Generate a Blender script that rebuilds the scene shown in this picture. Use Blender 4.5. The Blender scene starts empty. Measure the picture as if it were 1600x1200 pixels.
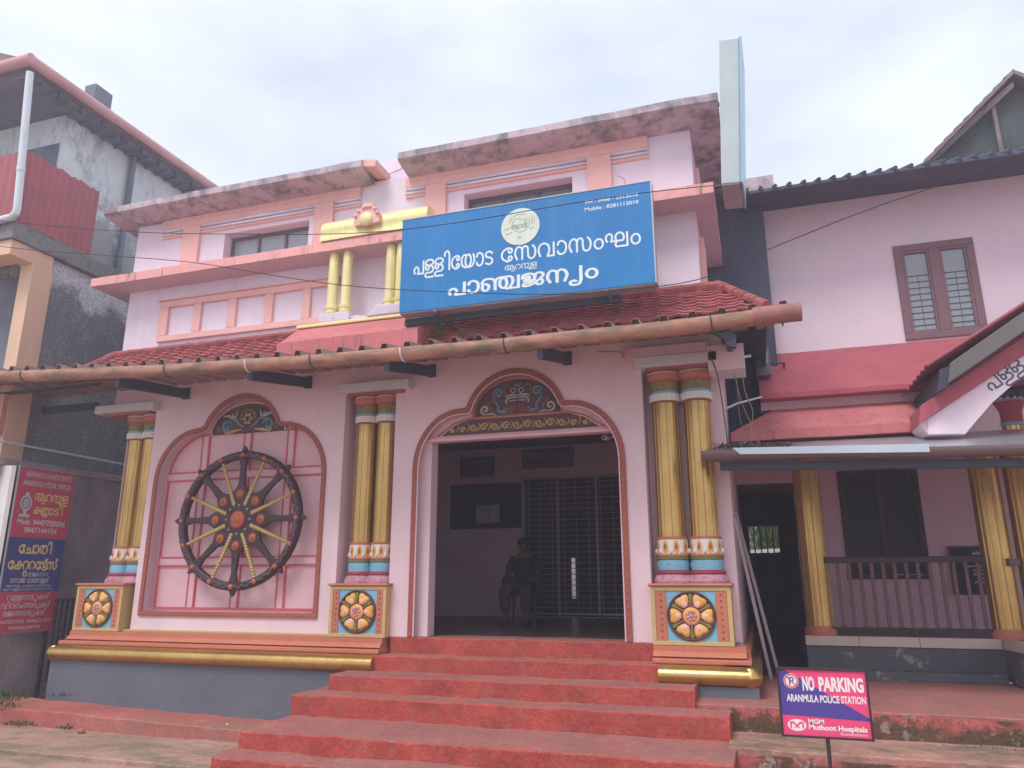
import bpy, bmesh, math, random
from math import sin, cos, pi, radians, sqrt
from mathutils import Vector, Matrix
random.seed(7)
S = bpy.context.scene
COL = S.collection

# ------------------------------------------------------------------ camera
cam = bpy.data.cameras.new('camera')
cam.sensor_fit = 'HORIZONTAL'; cam.sensor_width = 36.0
cam.lens = 36.0 * 1160 / 1600
cam.clip_start = 0.05; cam.clip_end = 3000
camo = bpy.data.objects.new('camera', cam); COL.objects.link(camo)
PITCH, YAW, ROLL = radians(14.66), radians(17.95), radians(-0.1)
f0 = Vector((-sin(YAW), cos(YAW), 0)); rt = Vector((cos(YAW), sin(YAW), 0)); up = Vector((0, 0, 1))
fw = f0 * cos(PITCH) + up * sin(PITCH); uu = -f0 * sin(PITCH) + up * cos(PITCH)
r2 = rt * cos(ROLL) + uu * sin(ROLL); u2 = -rt * sin(ROLL) + uu * cos(ROLL)
camo.matrix_world = Matrix(((r2.x, u2.x, -fw.x, 0), (r2.y, u2.y, -fw.y, 0), (r2.z, u2.z, -fw.z, 0.80), (0, 0, 0, 1)))
S.camera = camo

# ------------------------------------------------------------------ sky and light
SUN_EL, SUN_AZ = radians(57), radians(196)      # azimuth measured clockwise from +Y
world = bpy.data.worlds.new('World'); S.world = world; world.use_nodes = True
nt = world.node_tree; N = nt.nodes; L = nt.links; N.clear()
out = N.new('ShaderNodeOutputWorld'); bg = N.new('ShaderNodeBackground'); bg.inputs['Strength'].default_value = 0.10
sky = N.new('ShaderNodeTexSky'); sky.sky_type = 'NISHITA'; sky.sun_disc = False
sky.sun_elevation = SUN_EL; sky.sun_rotation = SUN_AZ; sky.air_density = 1.2; sky.dust_density = 2.0
tc = N.new('ShaderNodeTexCoord'); mp = N.new('ShaderNodeMapping'); mp.inputs['Scale'].default_value = (1.0, 1.0, 2.2)
n1 = N.new('ShaderNodeTexNoise'); n1.inputs['Scale'].default_value = 2.6; n1.inputs['Detail'].default_value = 7; n1.inputs['Roughness'].default_value = .52
n2 = N.new('ShaderNodeTexNoise'); n2.inputs['Scale'].default_value = 1.1; n2.inputs['Detail'].default_value = 3
cr = N.new('ShaderNodeValToRGB')
cr.color_ramp.elements[0].position = .33; cr.color_ramp.elements[0].color = (5.0, 5.6, 6.5, 1)
cr.color_ramp.elements[1].position = .66; cr.color_ramp.elements[1].color = (7.4, 7.8, 8.3, 1)
e = cr.color_ramp.elements.new(.5); e.color = (6.3, 6.75, 7.4, 1)
cf = N.new('ShaderNodeValToRGB')
cf.color_ramp.elements[0].position = .38; cf.color_ramp.elements[0].color = (.80, .80, .80, 1)
cf.color_ramp.elements[1].position = .55; cf.color_ramp.elements[1].color = (.97, .97, .97, 1)
mx = N.new('ShaderNodeMixRGB')
L.new(tc.outputs['Generated'], mp.inputs['Vector']); L.new(mp.outputs['Vector'], n1.inputs['Vector']); L.new(mp.outputs['Vector'], n2.inputs['Vector'])
L.new(n1.outputs['Fac'], cr.inputs['Fac']); L.new(n2.outputs['Fac'], cf.inputs['Fac'])
L.new(cf.outputs['Color'], mx.inputs['Fac']); L.new(sky.outputs['Color'], mx.inputs['Color1']); L.new(cr.outputs['Color'], mx.inputs['Color2'])
L.new(mx.outputs['Color'], bg.inputs['Color']); L.new(bg.outputs['Background'], out.inputs['Surface'])
sl = bpy.data.lights.new('sun', 'SUN'); sl.energy = 1.5; sl.angle = radians(24); sl.color = (1, .97, .93)
so = bpy.data.objects.new('sun', sl); COL.objects.link(so)
sd = Vector((sin(SUN_AZ) * cos(SUN_EL), cos(SUN_AZ) * cos(SUN_EL), sin(SUN_EL)))
so.rotation_euler = (-sd).to_track_quat('-Z', 'Y').to_euler(); so.location = (0, -10, 20)
S.view_settings.view_transform = 'Standard'; S.view_settings.look = 'None'
S.view_settings.gamma = 1; S.view_settings.use_curve_mapping = False
S.view_settings.exposure = 0.70
S.render.engine = 'CYCLES'
S.cycles.max_bounces = 8

# ------------------------------------------------------------------ materials
def node_mat(name):
    m = bpy.data.materials.new(name); m.use_nodes = True
    return m, m.node_tree, m.node_tree.nodes['Principled BSDF']

def paint(name, col, rough=.75, var=.10, scale=1.3, dirt=0.0, dirtcol=(.10, .09, .085), dscale=(2.2, 2.2, .5), dlow=.50, dhigh=.66,
          bump=.15, bscale=60, metal=0.0, patch=0.0, patchcol=(.3, .3, .3), pscale=2.5, plow=.55, phigh=.62, spec=.35, coat=0.0, fine=0.0, tide=None):
    """painted surface: broad tone variation, optional streaky dirt and worn patches, fine relief"""
    m, t, b = node_mat(name); n = t.nodes; l = t.links
    geo = n.new('ShaderNodeNewGeometry')
    nz = n.new('ShaderNodeTexNoise'); nz.inputs['Scale'].default_value = scale; nz.inputs['Detail'].default_value = 6; nz.inputs['Roughness'].default_value = .6
    l.new(geo.outputs['Position'], nz.inputs['Vector'])
    mr = n.new('ShaderNodeMapRange'); mr.inputs['From Min'].default_value = .3; mr.inputs['From Max'].default_value = .7
    mr.inputs['To Min'].default_value = 1 - var; mr.inputs['To Max'].default_value = 1 + var
    l.new(nz.outputs['Fac'], mr.inputs['Value'])
    vm = n.new('ShaderNodeVectorMath'); vm.operation = 'SCALE'; vm.inputs[0].default_value = col
    l.new(mr.outputs['Result'], vm.inputs['Scale']); cur = vm.outputs['Vector']
    def layer(cur, sc, lo, hi, c, amt, det=8):
        mpn = n.new('ShaderNodeMapping'); mpn.inputs['Scale'].default_value = sc; l.new(geo.outputs['Position'], mpn.inputs['Vector'])
        nn = n.new('ShaderNodeTexNoise'); nn.inputs['Scale'].default_value = 1.0; nn.inputs['Detail'].default_value = det; nn.inputs['Roughness'].default_value = .68
        l.new(mpn.outputs['Vector'], nn.inputs['Vector'])
        rr = n.new('ShaderNodeMapRange'); rr.inputs['From Min'].default_value = lo; rr.inputs['From Max'].default_value = hi; rr.inputs['To Max'].default_value = amt
        l.new(nn.outputs['Fac'], rr.inputs['Value'])
        mm = n.new('ShaderNodeMixRGB'); l.new(rr.outputs['Result'], mm.inputs['Fac']); l.new(cur, mm.inputs['Color1']); mm.inputs['Color2'].default_value = (*c, 1)
        return mm.outputs['Color']
    if dirt: cur = layer(cur, dscale, dlow, dhigh, dirtcol, dirt)
    if tide:
        # grime that climbs to an uneven height: (height, softness, colour, amount)
        sx = n.new('ShaderNodeSeparateXYZ'); l.new(geo.outputs['Position'], sx.inputs[0])
        tn = n.new('ShaderNodeTexNoise'); tn.inputs['Scale'].default_value = .9 if tide[1] > .5 else 3.2; tn.inputs['Detail'].default_value = 9; tn.inputs['Roughness'].default_value = .7; l.new(geo.outputs['Position'], tn.inputs['Vector'])
        ma = n.new('ShaderNodeMath'); ma.operation = 'MULTIPLY_ADD'; l.new(tn.outputs['Fac'], ma.inputs[0]); ma.inputs[1].default_value = -tide[1] * 2; l.new(sx.outputs['Z'], ma.inputs[2])
        rr = n.new('ShaderNodeMapRange'); rr.inputs['From Min'].default_value = tide[0] - tide[1] * 1.0 - min(.12, tide[1] * .12); rr.inputs['From Max'].default_value = tide[0] - tide[1] * 1.0 + min(.12, tide[1] * .12)
        rr.inputs['To Min'].default_value = tide[3]; rr.inputs['To Max'].default_value = 0
        l.new(ma.outputs[0], rr.inputs['Value'])
        mm = n.new('ShaderNodeMixRGB'); l.new(rr.outputs['Result'], mm.inputs['Fac']); l.new(cur, mm.inputs['Color1']); mm.inputs['Color2'].default_value = (*tide[2], 1); cur = mm.outputs['Color']
    if patch: cur = layer(cur, (pscale,) * 3, plow, phigh, patchcol, patch, 10)
    if fine:
        nf = n.new('ShaderNodeTexNoise'); nf.inputs['Scale'].default_value = 28; nf.inputs['Detail'].default_value = 8; nf.inputs['Roughness'].default_value = .7
        l.new(geo.outputs['Position'], nf.inputs['Vector'])
        mf = n.new('ShaderNodeMapRange'); mf.inputs['From Min'].default_value = .3; mf.inputs['From Max'].default_value = .7
        mf.inputs['To Min'].default_value = 1 - fine; mf.inputs['To Max'].default_value = 1 + fine
        l.new(nf.outputs['Fac'], mf.inputs['Value'])
        v2 = n.new('ShaderNodeVectorMath'); v2.operation = 'SCALE'; l.new(cur, v2.inputs[0]); l.new(mf.outputs['Result'], v2.inputs['Scale']); cur = v2.outputs['Vector']
    l.new(cur, b.inputs['Base Color'])
    b.inputs['Roughness'].default_value = rough; b.inputs['Metallic'].default_value = metal
    b.inputs['Specular IOR Level'].default_value = spec; b.inputs['Coat Weight'].default_value = coat
    if bump:
        bn = n.new('ShaderNodeTexNoise'); bn.inputs['Scale'].default_value = bscale; bn.inputs['Detail'].default_value = 5
        l.new(geo.outputs['Position'], bn.inputs['Vector'])
        bp = n.new('ShaderNodeBump'); bp.inputs['Strength'].default_value = bump; bp.inputs['Distance'].default_value = .01
        l.new(bn.outputs['Fac'], bp.inputs['Height']); l.new(bp.outputs['Normal'], b.inputs['Normal'])
    return m

M = {}
M['pink'] = paint('pink_plaster', (.79, .595, .645), var=.06, scale=.9, dirt=.28, dirtcol=(.50, .38, .41), dscale=(2.2, 2.2, .3), dlow=.5, dhigh=.74, fine=.03, bump=.2, bscale=18)
M['pink_rb'] = paint('pale_pink_plaster', (.82, .67, .75), var=.05, scale=.7, dirt=.2, dirtcol=(.60, .50, .56), dscale=(1.4, 1.4, .35), fine=.03, bump=.18, bscale=18)
M['pink_up'] = paint('glare_tinted_pink_plaster', (.78, .66, .76), var=.05, scale=.9, dirt=.32, dirtcol=(.46, .40, .46), dscale=(2.8, 2.8, .45), dlow=.50, dhigh=.72, fine=.03, bump=.14, bscale=25)  # same pink paint, blue glare on the upper wall put into the colour
M['pink_old'] = paint('aged_pink_cornice', (.53, .42, .47), var=.14, scale=2, dirt=.88, dirtcol=(.17, .165, .18), dscale=(4, 4, 2.0), dlow=.46, dhigh=.62, fine=.12, bump=.4, bscale=30)
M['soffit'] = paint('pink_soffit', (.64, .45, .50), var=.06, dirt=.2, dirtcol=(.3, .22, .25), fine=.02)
M['salmon'] = paint('salmon_trim', (.82, .46, .43), var=.06, scale=2, dirt=.2, dirtcol=(.45, .28, .27), dscale=(4, 4, 1.2), fine=.03)
M['salmon_edge'] = paint('weathered_salmon_edge', (.80, .38, .36), var=.08, scale=3, dirt=.8, dirtcol=(.12, .08, .08), dscale=(14, 14, 1.3), dlow=.58, dhigh=.68, fine=.05, patch=.25, patchcol=(.6, .5, .5), pscale=5)
M['red'] = paint('red_oxide_slab', (.42, .095, .125), var=.12, scale=2, dirt=.35, dirtcol=(.16, .06, .07), dscale=(8, 8, 1.0), dlow=.55, dhigh=.7, fine=.05, bump=.25)
M['red_lit'] = paint('lit_red_slab', (.56, .170, .175), var=.12, scale=1.6, dirt=.65, dirtcol=(.20, .075, .08), dscale=(16, 16, 1.1), dlow=.54, dhigh=.66, fine=.07, patch=.2, patchcol=(.5, .3, .3), pscale=3)  # lighter copy of the red slab, light falling on it put into the colour
M['step'] = paint('red_step_paint', (.42, .074, .060), var=.22, scale=2.6, dirt=.45, dirtcol=(.19, .068, .058), dscale=(5, 5, 6), dlow=.47, dhigh=.72, patch=.35, patchcol=(.42, .20, .165), pscale=9, plow=.50, phigh=.70, rough=.9, bump=1.0, bscale=38, fine=.22)
M['tread'] = paint('dusty_red_tread', (.36, .125, .11), var=.16, scale=1.8, dirt=.6, dirtcol=(.25, .15, .13), dscale=(2.5, 2.5, 2.5), dlow=.42, dhigh=.7, patch=.35, patchcol=(.42, .26, .22), pscale=9, plow=.5, phigh=.7, rough=.92, bump=.8, bscale=45, fine=.2)
M['moss'] = paint('mossy_red_concrete', (.42, .11, .10), var=.2, scale=3, dirt=.85, dirtcol=(.075, .068, .045), dscale=(3.2, 3.2, 7), dlow=.52, dhigh=.58, tide=(-.375, .34, (.068, .060, .036), .88), patch=.6, patchcol=(.36, .31, .27), pscale=8, plow=.57, phigh=.61, bump=1.0, bscale=35, fine=.35, rough=.95)
M['moss_low'] = paint('mossy_lower_concrete', (.42, .12, .11), var=.2, scale=3, dirt=.85, dirtcol=(.075, .068, .045), dscale=(3.2, 3.2, 7), dlow=.50, dhigh=.57, tide=(-.63, .42, (.060, .056, .034), .9), patch=.6, patchcol=(.36, .31, .27), pscale=7, plow=.56, phigh=.60, bump=1.0, bscale=35, fine=.35, rough=.95)
M['mosstop'] = paint('mossy_ledge_top', (.40, .20, .16), var=.18, scale=3, dirt=.85, dirtcol=(.16, .13, .085), dscale=(2.2, 3.5, 3), dlow=.45, dhigh=.60, patch=.35, patchcol=(.45, .33, .28), pscale=6, bump=.7, bscale=40, fine=.15, rough=.95)
M['yard'] = paint('worn_red_yard_concrete', (.42, .25, .20), var=.2, scale=1.1, dirt=.85, dirtcol=(.20, .17, .115), dscale=(1.0, 3.0, 1.5), dlow=.46, dhigh=.60, patch=.6, patchcol=(.47, .27, .23), pscale=2.4, plow=.5, phigh=.62, bump=.8, bscale=30, fine=.2, rough=.95)
M['ledge'] = paint('faded_red_ledge', (.42, .125, .105), var=.16, scale=1.6, dirt=.75, dirtcol=(.27, .20, .15), dscale=(.7, 1.6, 1.2), dlow=.48, dhigh=.66, patch=.35, patchcol=(.44, .25, .21), pscale=6, bump=.8, bscale=35, fine=.18, rough=.95)
M['grey'] = paint('grey_plinth_paint', (.135, .145, .185), var=.08, scale=1.2, dirt=.3, dirtcol=(.2, .19, .19), dscale=(1.2, 1.2, 3), patch=.25, patchcol=(.30, .30, .32), pscale=9, plow=.62, phigh=.66, bump=.35, bscale=30, fine=.05)
M['grey_worn'] = paint('worn_grey_plinth', (.10, .105, .125), var=.15, scale=2, patch=.85, patchcol=(.34, .32, .31), pscale=4, plow=.57, phigh=.62, bump=.4, fine=.1)
M['cap'] = paint('grey_white_cap', (.62, .61, .65), var=.05, fine=.02, dirt=.15, dirtcol=(.4,.38,.4))
M['gold'] = paint('gold_paint', (.56, .355, .125), rough=.31, metal=.85, var=.14, scale=2.5, dirt=.3, dirtcol=(.30, .165, .07), dscale=(9, 9, .8), dlow=.47, dhigh=.70, bump=.2, bscale=18, fine=.06)
M['gold_up'] = paint('lit_gold_paint', (.83, .73, .36), rough=.45, metal=.2, var=.06, dirt=.25, dirtcol=(.40, .34, .15), dscale=(7, 7, 2), bump=.35, bscale=22)  # same gold made paler, stronger light higher up put into the colour
M['ochre'] = paint('ochre_frame_paint', (.56, .40, .18), var=.09, rough=.55, dirt=.2, dirtcol=(.35,.24,.1))
M['orange'] = paint('terracotta_paint', (.52, .175, .11), var=.12, dirt=.25, dirtcol=(.33, .12, .08), rough=.6, fine=.05)
M['brown'] = paint('brown_relief_paint', (.34, .10, .075), var=.12, rough=.6)
M['maroon'] = paint('maroon_paint', (.33, .045, .08), var=.12, rough=.6)
M['lotus'] = paint('lotus_pink_paint', (.55, .29, .34), var=.14, scale=9, rough=.6, patch=.6, patchcol=(.38, .07, .13), pscale=16, plow=.50, phigh=.58)
M['skyblue'] = paint('sky_blue_paint', (.20, .44, .59), var=.12, rough=.55, fine=.06)
M['scrollblue'] = paint('muted_blue_relief', (.15, .29, .36), var=.2, scale=9, rough=.55, fine=.1)
M['scrollwhite'] = paint('muted_white_relief', (.46, .43, .42), var=.15, scale=9, rough=.55, fine=.1)
M['rimline'] = paint('faded_rim_line', (.30, .27, .30), var=.3, scale=12)
M['white'] = paint('white_paint', (.76, .74, .72), var=.05, rough=.55)
M['olive'] = paint('olive_paint', (.20, .19, .065), var=.15, rough=.6)
M['green_floral'] = paint('green_floral_band', (.22, .20, .07), var=.2, scale=8, patch=.8, patchcol=(.42, .26, .10), pscale=20, plow=.5, phigh=.56, bump=.6, bscale=70)
M['amber'] = paint('amber_petal_paint', (.78, .40, .06), var=.15, scale=8, patch=.6, patchcol=(.82, .48, .36), pscale=5, plow=.45, phigh=.65, rough=.5)
M['petalpink'] = paint('petal_pink_paint', (.80, .47, .40), var=.1, rough=.5)
M['black_brown'] = paint('dark_brown_relief', (.10, .048, .045), var=.3, scale=6, rough=.55, bump=.4, patch=.5, patchcol=(.17, .07, .055), pscale=22, plow=.48, phigh=.6)
M['wheel_dark'] = paint('dark_wheel_paint', (.060, .030, .038), var=.22, scale=5, rough=.45, bump=.35, bscale=35)
M['copper'] = paint('copper_boss_paint', (.50, .15, .065), var=.18, scale=14, rough=.42, metal=.2)
M['bead'] = paint('bead_gold', (.58, .42, .16), rough=.4, metal=.3, var=.08)
M['redline'] = paint('rose_red_moulding', (.66, .13, .15), var=.08, rough=.55)
M['pinkpanel'] = paint('pale_pink_panel', (.78, .50, .55), var=.05, scale=1.5, dirt=.1, dirtcol=(.5, .3, .33))
M['tile'] = paint('red_clay_tile', (.38, .095, .10), var=.32, scale=6, dirt=.65, dirtcol=(.15, .06, .065), dscale=(9, 9, 9), dlow=.45, dhigh=.66, patch=.35, patchcol=(.46, .24, .24), pscale=9, plow=.54, phigh=.62, fine=.2, bump=.5, bscale=30, rough=.85)
M['gutter'] = paint('faded_orange_gutter', (.44, .22, .155), var=.2, scale=2.5, dirt=.9, dirtcol=(.15, .115, .080), dscale=(1.8, 5, 8), dlow=.44, dhigh=.62, patch=.35, patchcol=(.48, .34, .28), pscale=6, rough=.7, fine=.12)
M['gutter_end'] = paint('maroon_pipe_end', (.31, .13, .12), var=.14, dirt=.6, dirtcol=(.12, .07, .06), rough=.65, fine=.08)
M['sheet'] = paint('rusty_sheet_metal', (.36, .24, .22), var=.2, scale=3, dirt=.5, dirtcol=(.12, .07, .06), rough=.55, metal=.2)
M['steel'] = paint('dark_steel_paint', (.050, .052, .075), var=.15, rough=.6)
M['steelgrey'] = paint('grey_steel_paint', (.145, .13, .135), var=.12, rough=.5)
M['bluesign'] = paint('blue_signboard_sheet', (.016, .185, .48), var=.12, scale=.8, dirt=.3, dirtcol=(.09, .31, .58), dscale=(5, 5, .7), dlow=.48, dhigh=.72, rough=.4, bump=.03, bscale=6)
M['letter'] = paint('white_lettering', (.72, .79, .80), var=.05, rough=.5)
M['emblem'] = paint('cream_emblem_disc', (.66, .72, .62), var=.06, dirt=.4, dirtcol=(.4, .47, .42), dscale=(14, 14, 1.2), rough=.5)
M['emblem_ink'] = paint('grey_emblem_ink', (.24, .30, .30), var=.05)
M['frame_grey'] = paint('aluminium_frame', (.42, .42, .44), rough=.4, metal=.4, var=.08)
M['signbrown'] = paint('sign_underside_brown', (.36, .29, .34), var=.12, dirt=.3, dirtcol=(.15, .12, .14))
M['paleblue'] = paint('pale_blue_sheet', (.47, .545, .575), var=.07, scale=2, dirt=.35, dirtcol=(.30, .34, .36), dscale=(5, 5, .8), rough=.45)
M['blueedge'] = paint('blue_acrylic_edge', (.30, .48, .62), var=.05, rough=.3)
M['wood'] = paint('dark_painted_wood', (.16, .085, .09), var=.15, scale=4, rough=.5, dscale=(8, 8, 1), dirt=.3)
M['darkwood'] = paint('very_dark_wood', (.045, .032, .042), var=.2, rough=.5)
M['winwood'] = paint('mauve_brown_window_frame', (.235, .13, .15), var=.10, scale=4, rough=.55)
M['interior'] = paint('dim_pink_interior', (.72, .50, .60), var=.06, dirt=.2, dirtcol=(.42, .27, .33))
M['interior_floor'] = paint('dark_polished_floor', (.11, .075, .065), var=.2, rough=.28, bump=.05)
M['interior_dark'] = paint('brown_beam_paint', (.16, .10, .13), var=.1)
M['board'] = paint('black_notice_board', (.022, .02, .03), rough=.5)
M['paper'] = paint('paper_notice', (.45, .45, .46), var=.05)
M['grille'] = paint('grey_grille_steel', (.42, .38, .42), rough=.45, metal=.1)
M['leftwall'] = paint('stained_white_wall', (.64, .68, .70), var=.10, scale=1.2, dirt=.75, dirtcol=(.20, .21, .235), dscale=(2.2, 2.2, .9), dlow=.52, dhigh=.66, fine=.12, bump=.3, tide=(6.75, 1.6, (.20, .21, .23), .75))
M['leftwall_dark'] = paint('black_stained_wall', (.60, .63, .68), var=.10, scale=1.5, dirt=.3, dirtcol=(.25, .26, .28), dscale=(1.6, 1.6, .8), dlow=.50, dhigh=.66, tide=(5.15, 1.2, (.150, .155, .178), .90), patch=.5, patchcol=(.34, .34, .37), pscale=4, plow=.50, phigh=.68, fine=.55, bump=1.0, bscale=24)
M['boundary'] = paint('mauve_grey_boundary_wall', (.50, .41, .44), var=.2, scale=1.1, dirt=.65, dirtcol=(.20, .165, .18), dscale=(1.5, 1.5, .9), dlow=.42, dhigh=.66, fine=.15, bump=.8)
M['peach'] = paint('peach_paint', (.72, .48, .34), var=.06, dirt=.2, dirtcol=(.4, .28, .22), dscale=(5, 5, 1))
M['peach_dim'] = paint('salmon_wall_paint', (.60, .30, .24), var=.08)
M['redsheet'] = paint('red_corrugated_sheet', (.38, .10, .12), var=.12, scale=2.4, dirt=.25, dirtcol=(.2, .06, .08), dscale=(10, 10, .6), rough=.5)
M['mouldy'] = paint('mouldy_concrete_edge', (.22, .22, .23), var=.3, scale=5, dirt=.7, dirtcol=(.06, .065, .07), dscale=(5, 5, 5), fine=.25, bump=.8, bscale=35)
M['pvc'] = paint('white_pvc_pipe', (.66, .72, .78), var=.05, dirt=.2, dirtcol=(.35, .35, .37), dscale=(4, 4, 2), rough=.4)
M['eavepink'] = paint('pink_eave_gutter', (.60, .33, .33), var=.10, dirt=.25, dirtcol=(.3, .2, .2))
M['under'] = paint('dark_grey_shade_tone', (.17, .185, .235), var=.2, scale=3, rough=.8)  # dark grey of chimney and pipe, also painted shade for soffit and openings
M['fascia'] = paint('dark_blue_soffit_board', (.085, .095, .145), var=.18, rough=.8, dirt=.4, dirtcol=(.05,.055,.075))
M['gableboard'] = paint('dark_teal_boards', (.060, .075, .078), var=.3, scale=2.5, dirt=.7, dirtcol=(.075, .05, .045), dscale=(2, 2, 5), fine=.25, rough=.7)
M['rooftile'] = paint('old_roof_tile', (.23, .165, .165), var=.3, scale=4, dirt=.5, dirtcol=(.10, .08, .08), bump=.5)
M['creamtile'] = paint('cream_floor_edge_tile', (.56, .45, .40), var=.10, scale=2, rough=.35)
M['silver'] = paint('aluminium_flashing', (.56, .60, .66), rough=.28, metal=.65, var=.06, scale=2)
M['gutter2'] = paint('brown_metal_gutter', (.20, .145, .15), rough=.35, metal=.3, var=.10, scale=2)
M['litter'] = paint('leaf_litter', (.17, .145, .13), var=.5, scale=30, patch=.8, patchcol=(.6, .58, .55), pscale=22, plow=.56, phigh=.60, bump=.9, bscale=60)
M['bannerred'] = paint('banner_red_print', (.55, .07, .13), var=.08, rough=.4, bump=.03)
M['bannerblue'] = paint('banner_blue_print', (.06, .075, .27), var=.08, rough=.4, bump=.03)
M['yellowprint'] = paint('yellow_print', (.78, .66, .22), var=.06)
M['greyprint'] = paint('silver_grey_print', (.58, .56, .60), var=.1)
M['hotpink'] = paint('hot_pink_print', (.80, .075, .20), var=.05, rough=.35, bump=.02)
M['violet'] = paint('violet_blue_print', (.085, .060, .30), var=.05, rough=.35, bump=.02)
M['signwhite'] = paint('white_print', (.80, .76, .78), var=.03, rough=.4)
M['signred'] = paint('red_print', (.62, .03, .07), var=.03)
M['black'] = paint('black_metal_frame', (.045, .03, .035), var=.2, rough=.5, patch=.5, patchcol=(.4, .38, .38), pscale=30, plow=.64, phigh=.68)
M['cable'] = paint('black_cable', (.02, .02, .025), rough=.6)
M['cable_pale'] = paint('tan_cable', (.32, .28, .24), rough=.6)
M['skin'] = paint('brown_skin', (.095, .048, .032), var=.08, rough=.6)
M['shirt'] = paint('dark_violet_shirt', (.022, .017, .035), var=.1, rough=.9)
M['mundu'] = paint('dark_wrap_cloth', (.055, .04, .055), var=.1, rough=.85)
M['hair'] = paint('black_hair', (.01, .009, .01), rough=.6)
M['plaque'] = paint('black_granite_plaque', (.020, .016, .022), rough=.25)
M['leaf'] = paint('small_weed_leaves', (.085, .14, .035), var=.3, scale=12, rough=.6)
M['weed'] = paint('yard_weeds', (.075, .10, .03), var=.4, scale=12, rough=.7)
M['stonewhite'] = paint('pale_lotus_plaster', (.66, .58, .66), var=.08, bump=.5, bscale=20, dirt=.3, dirtcol=(.35, .3, .33), dscale=(9, 9, 3))
M['plankgrey'] = paint('grey_plank', (.46, .40, .44), var=.12, rough=.6)
M['black_print'] = paint('slate_lettering', (.09, .10, .15), var=.05)

def glass_mat(name, tint, rough=.08):
    m, t, b = node_mat(name)
    b.inputs['Base Color'].default_value = (*tint, 1); b.inputs['Roughness'].default_value = rough
    b.inputs['Specular IOR Level'].default_value = .7
    return m
M['glass'] = glass_mat('sky_reflecting_glass', (.17, .20, .25), .12)
M['glass_frost'] = glass_mat('frosted_window_glass', (.30, .34, .38), .2)
def emis(name, c, s):
    m, t, b = node_mat(name); b.inputs['Base Color'].default_value = (*c, 1)
    b.inputs['Emission Color'].default_value = (*c, 1); b.inputs['Emission Strength'].default_value = s
    return m

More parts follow.
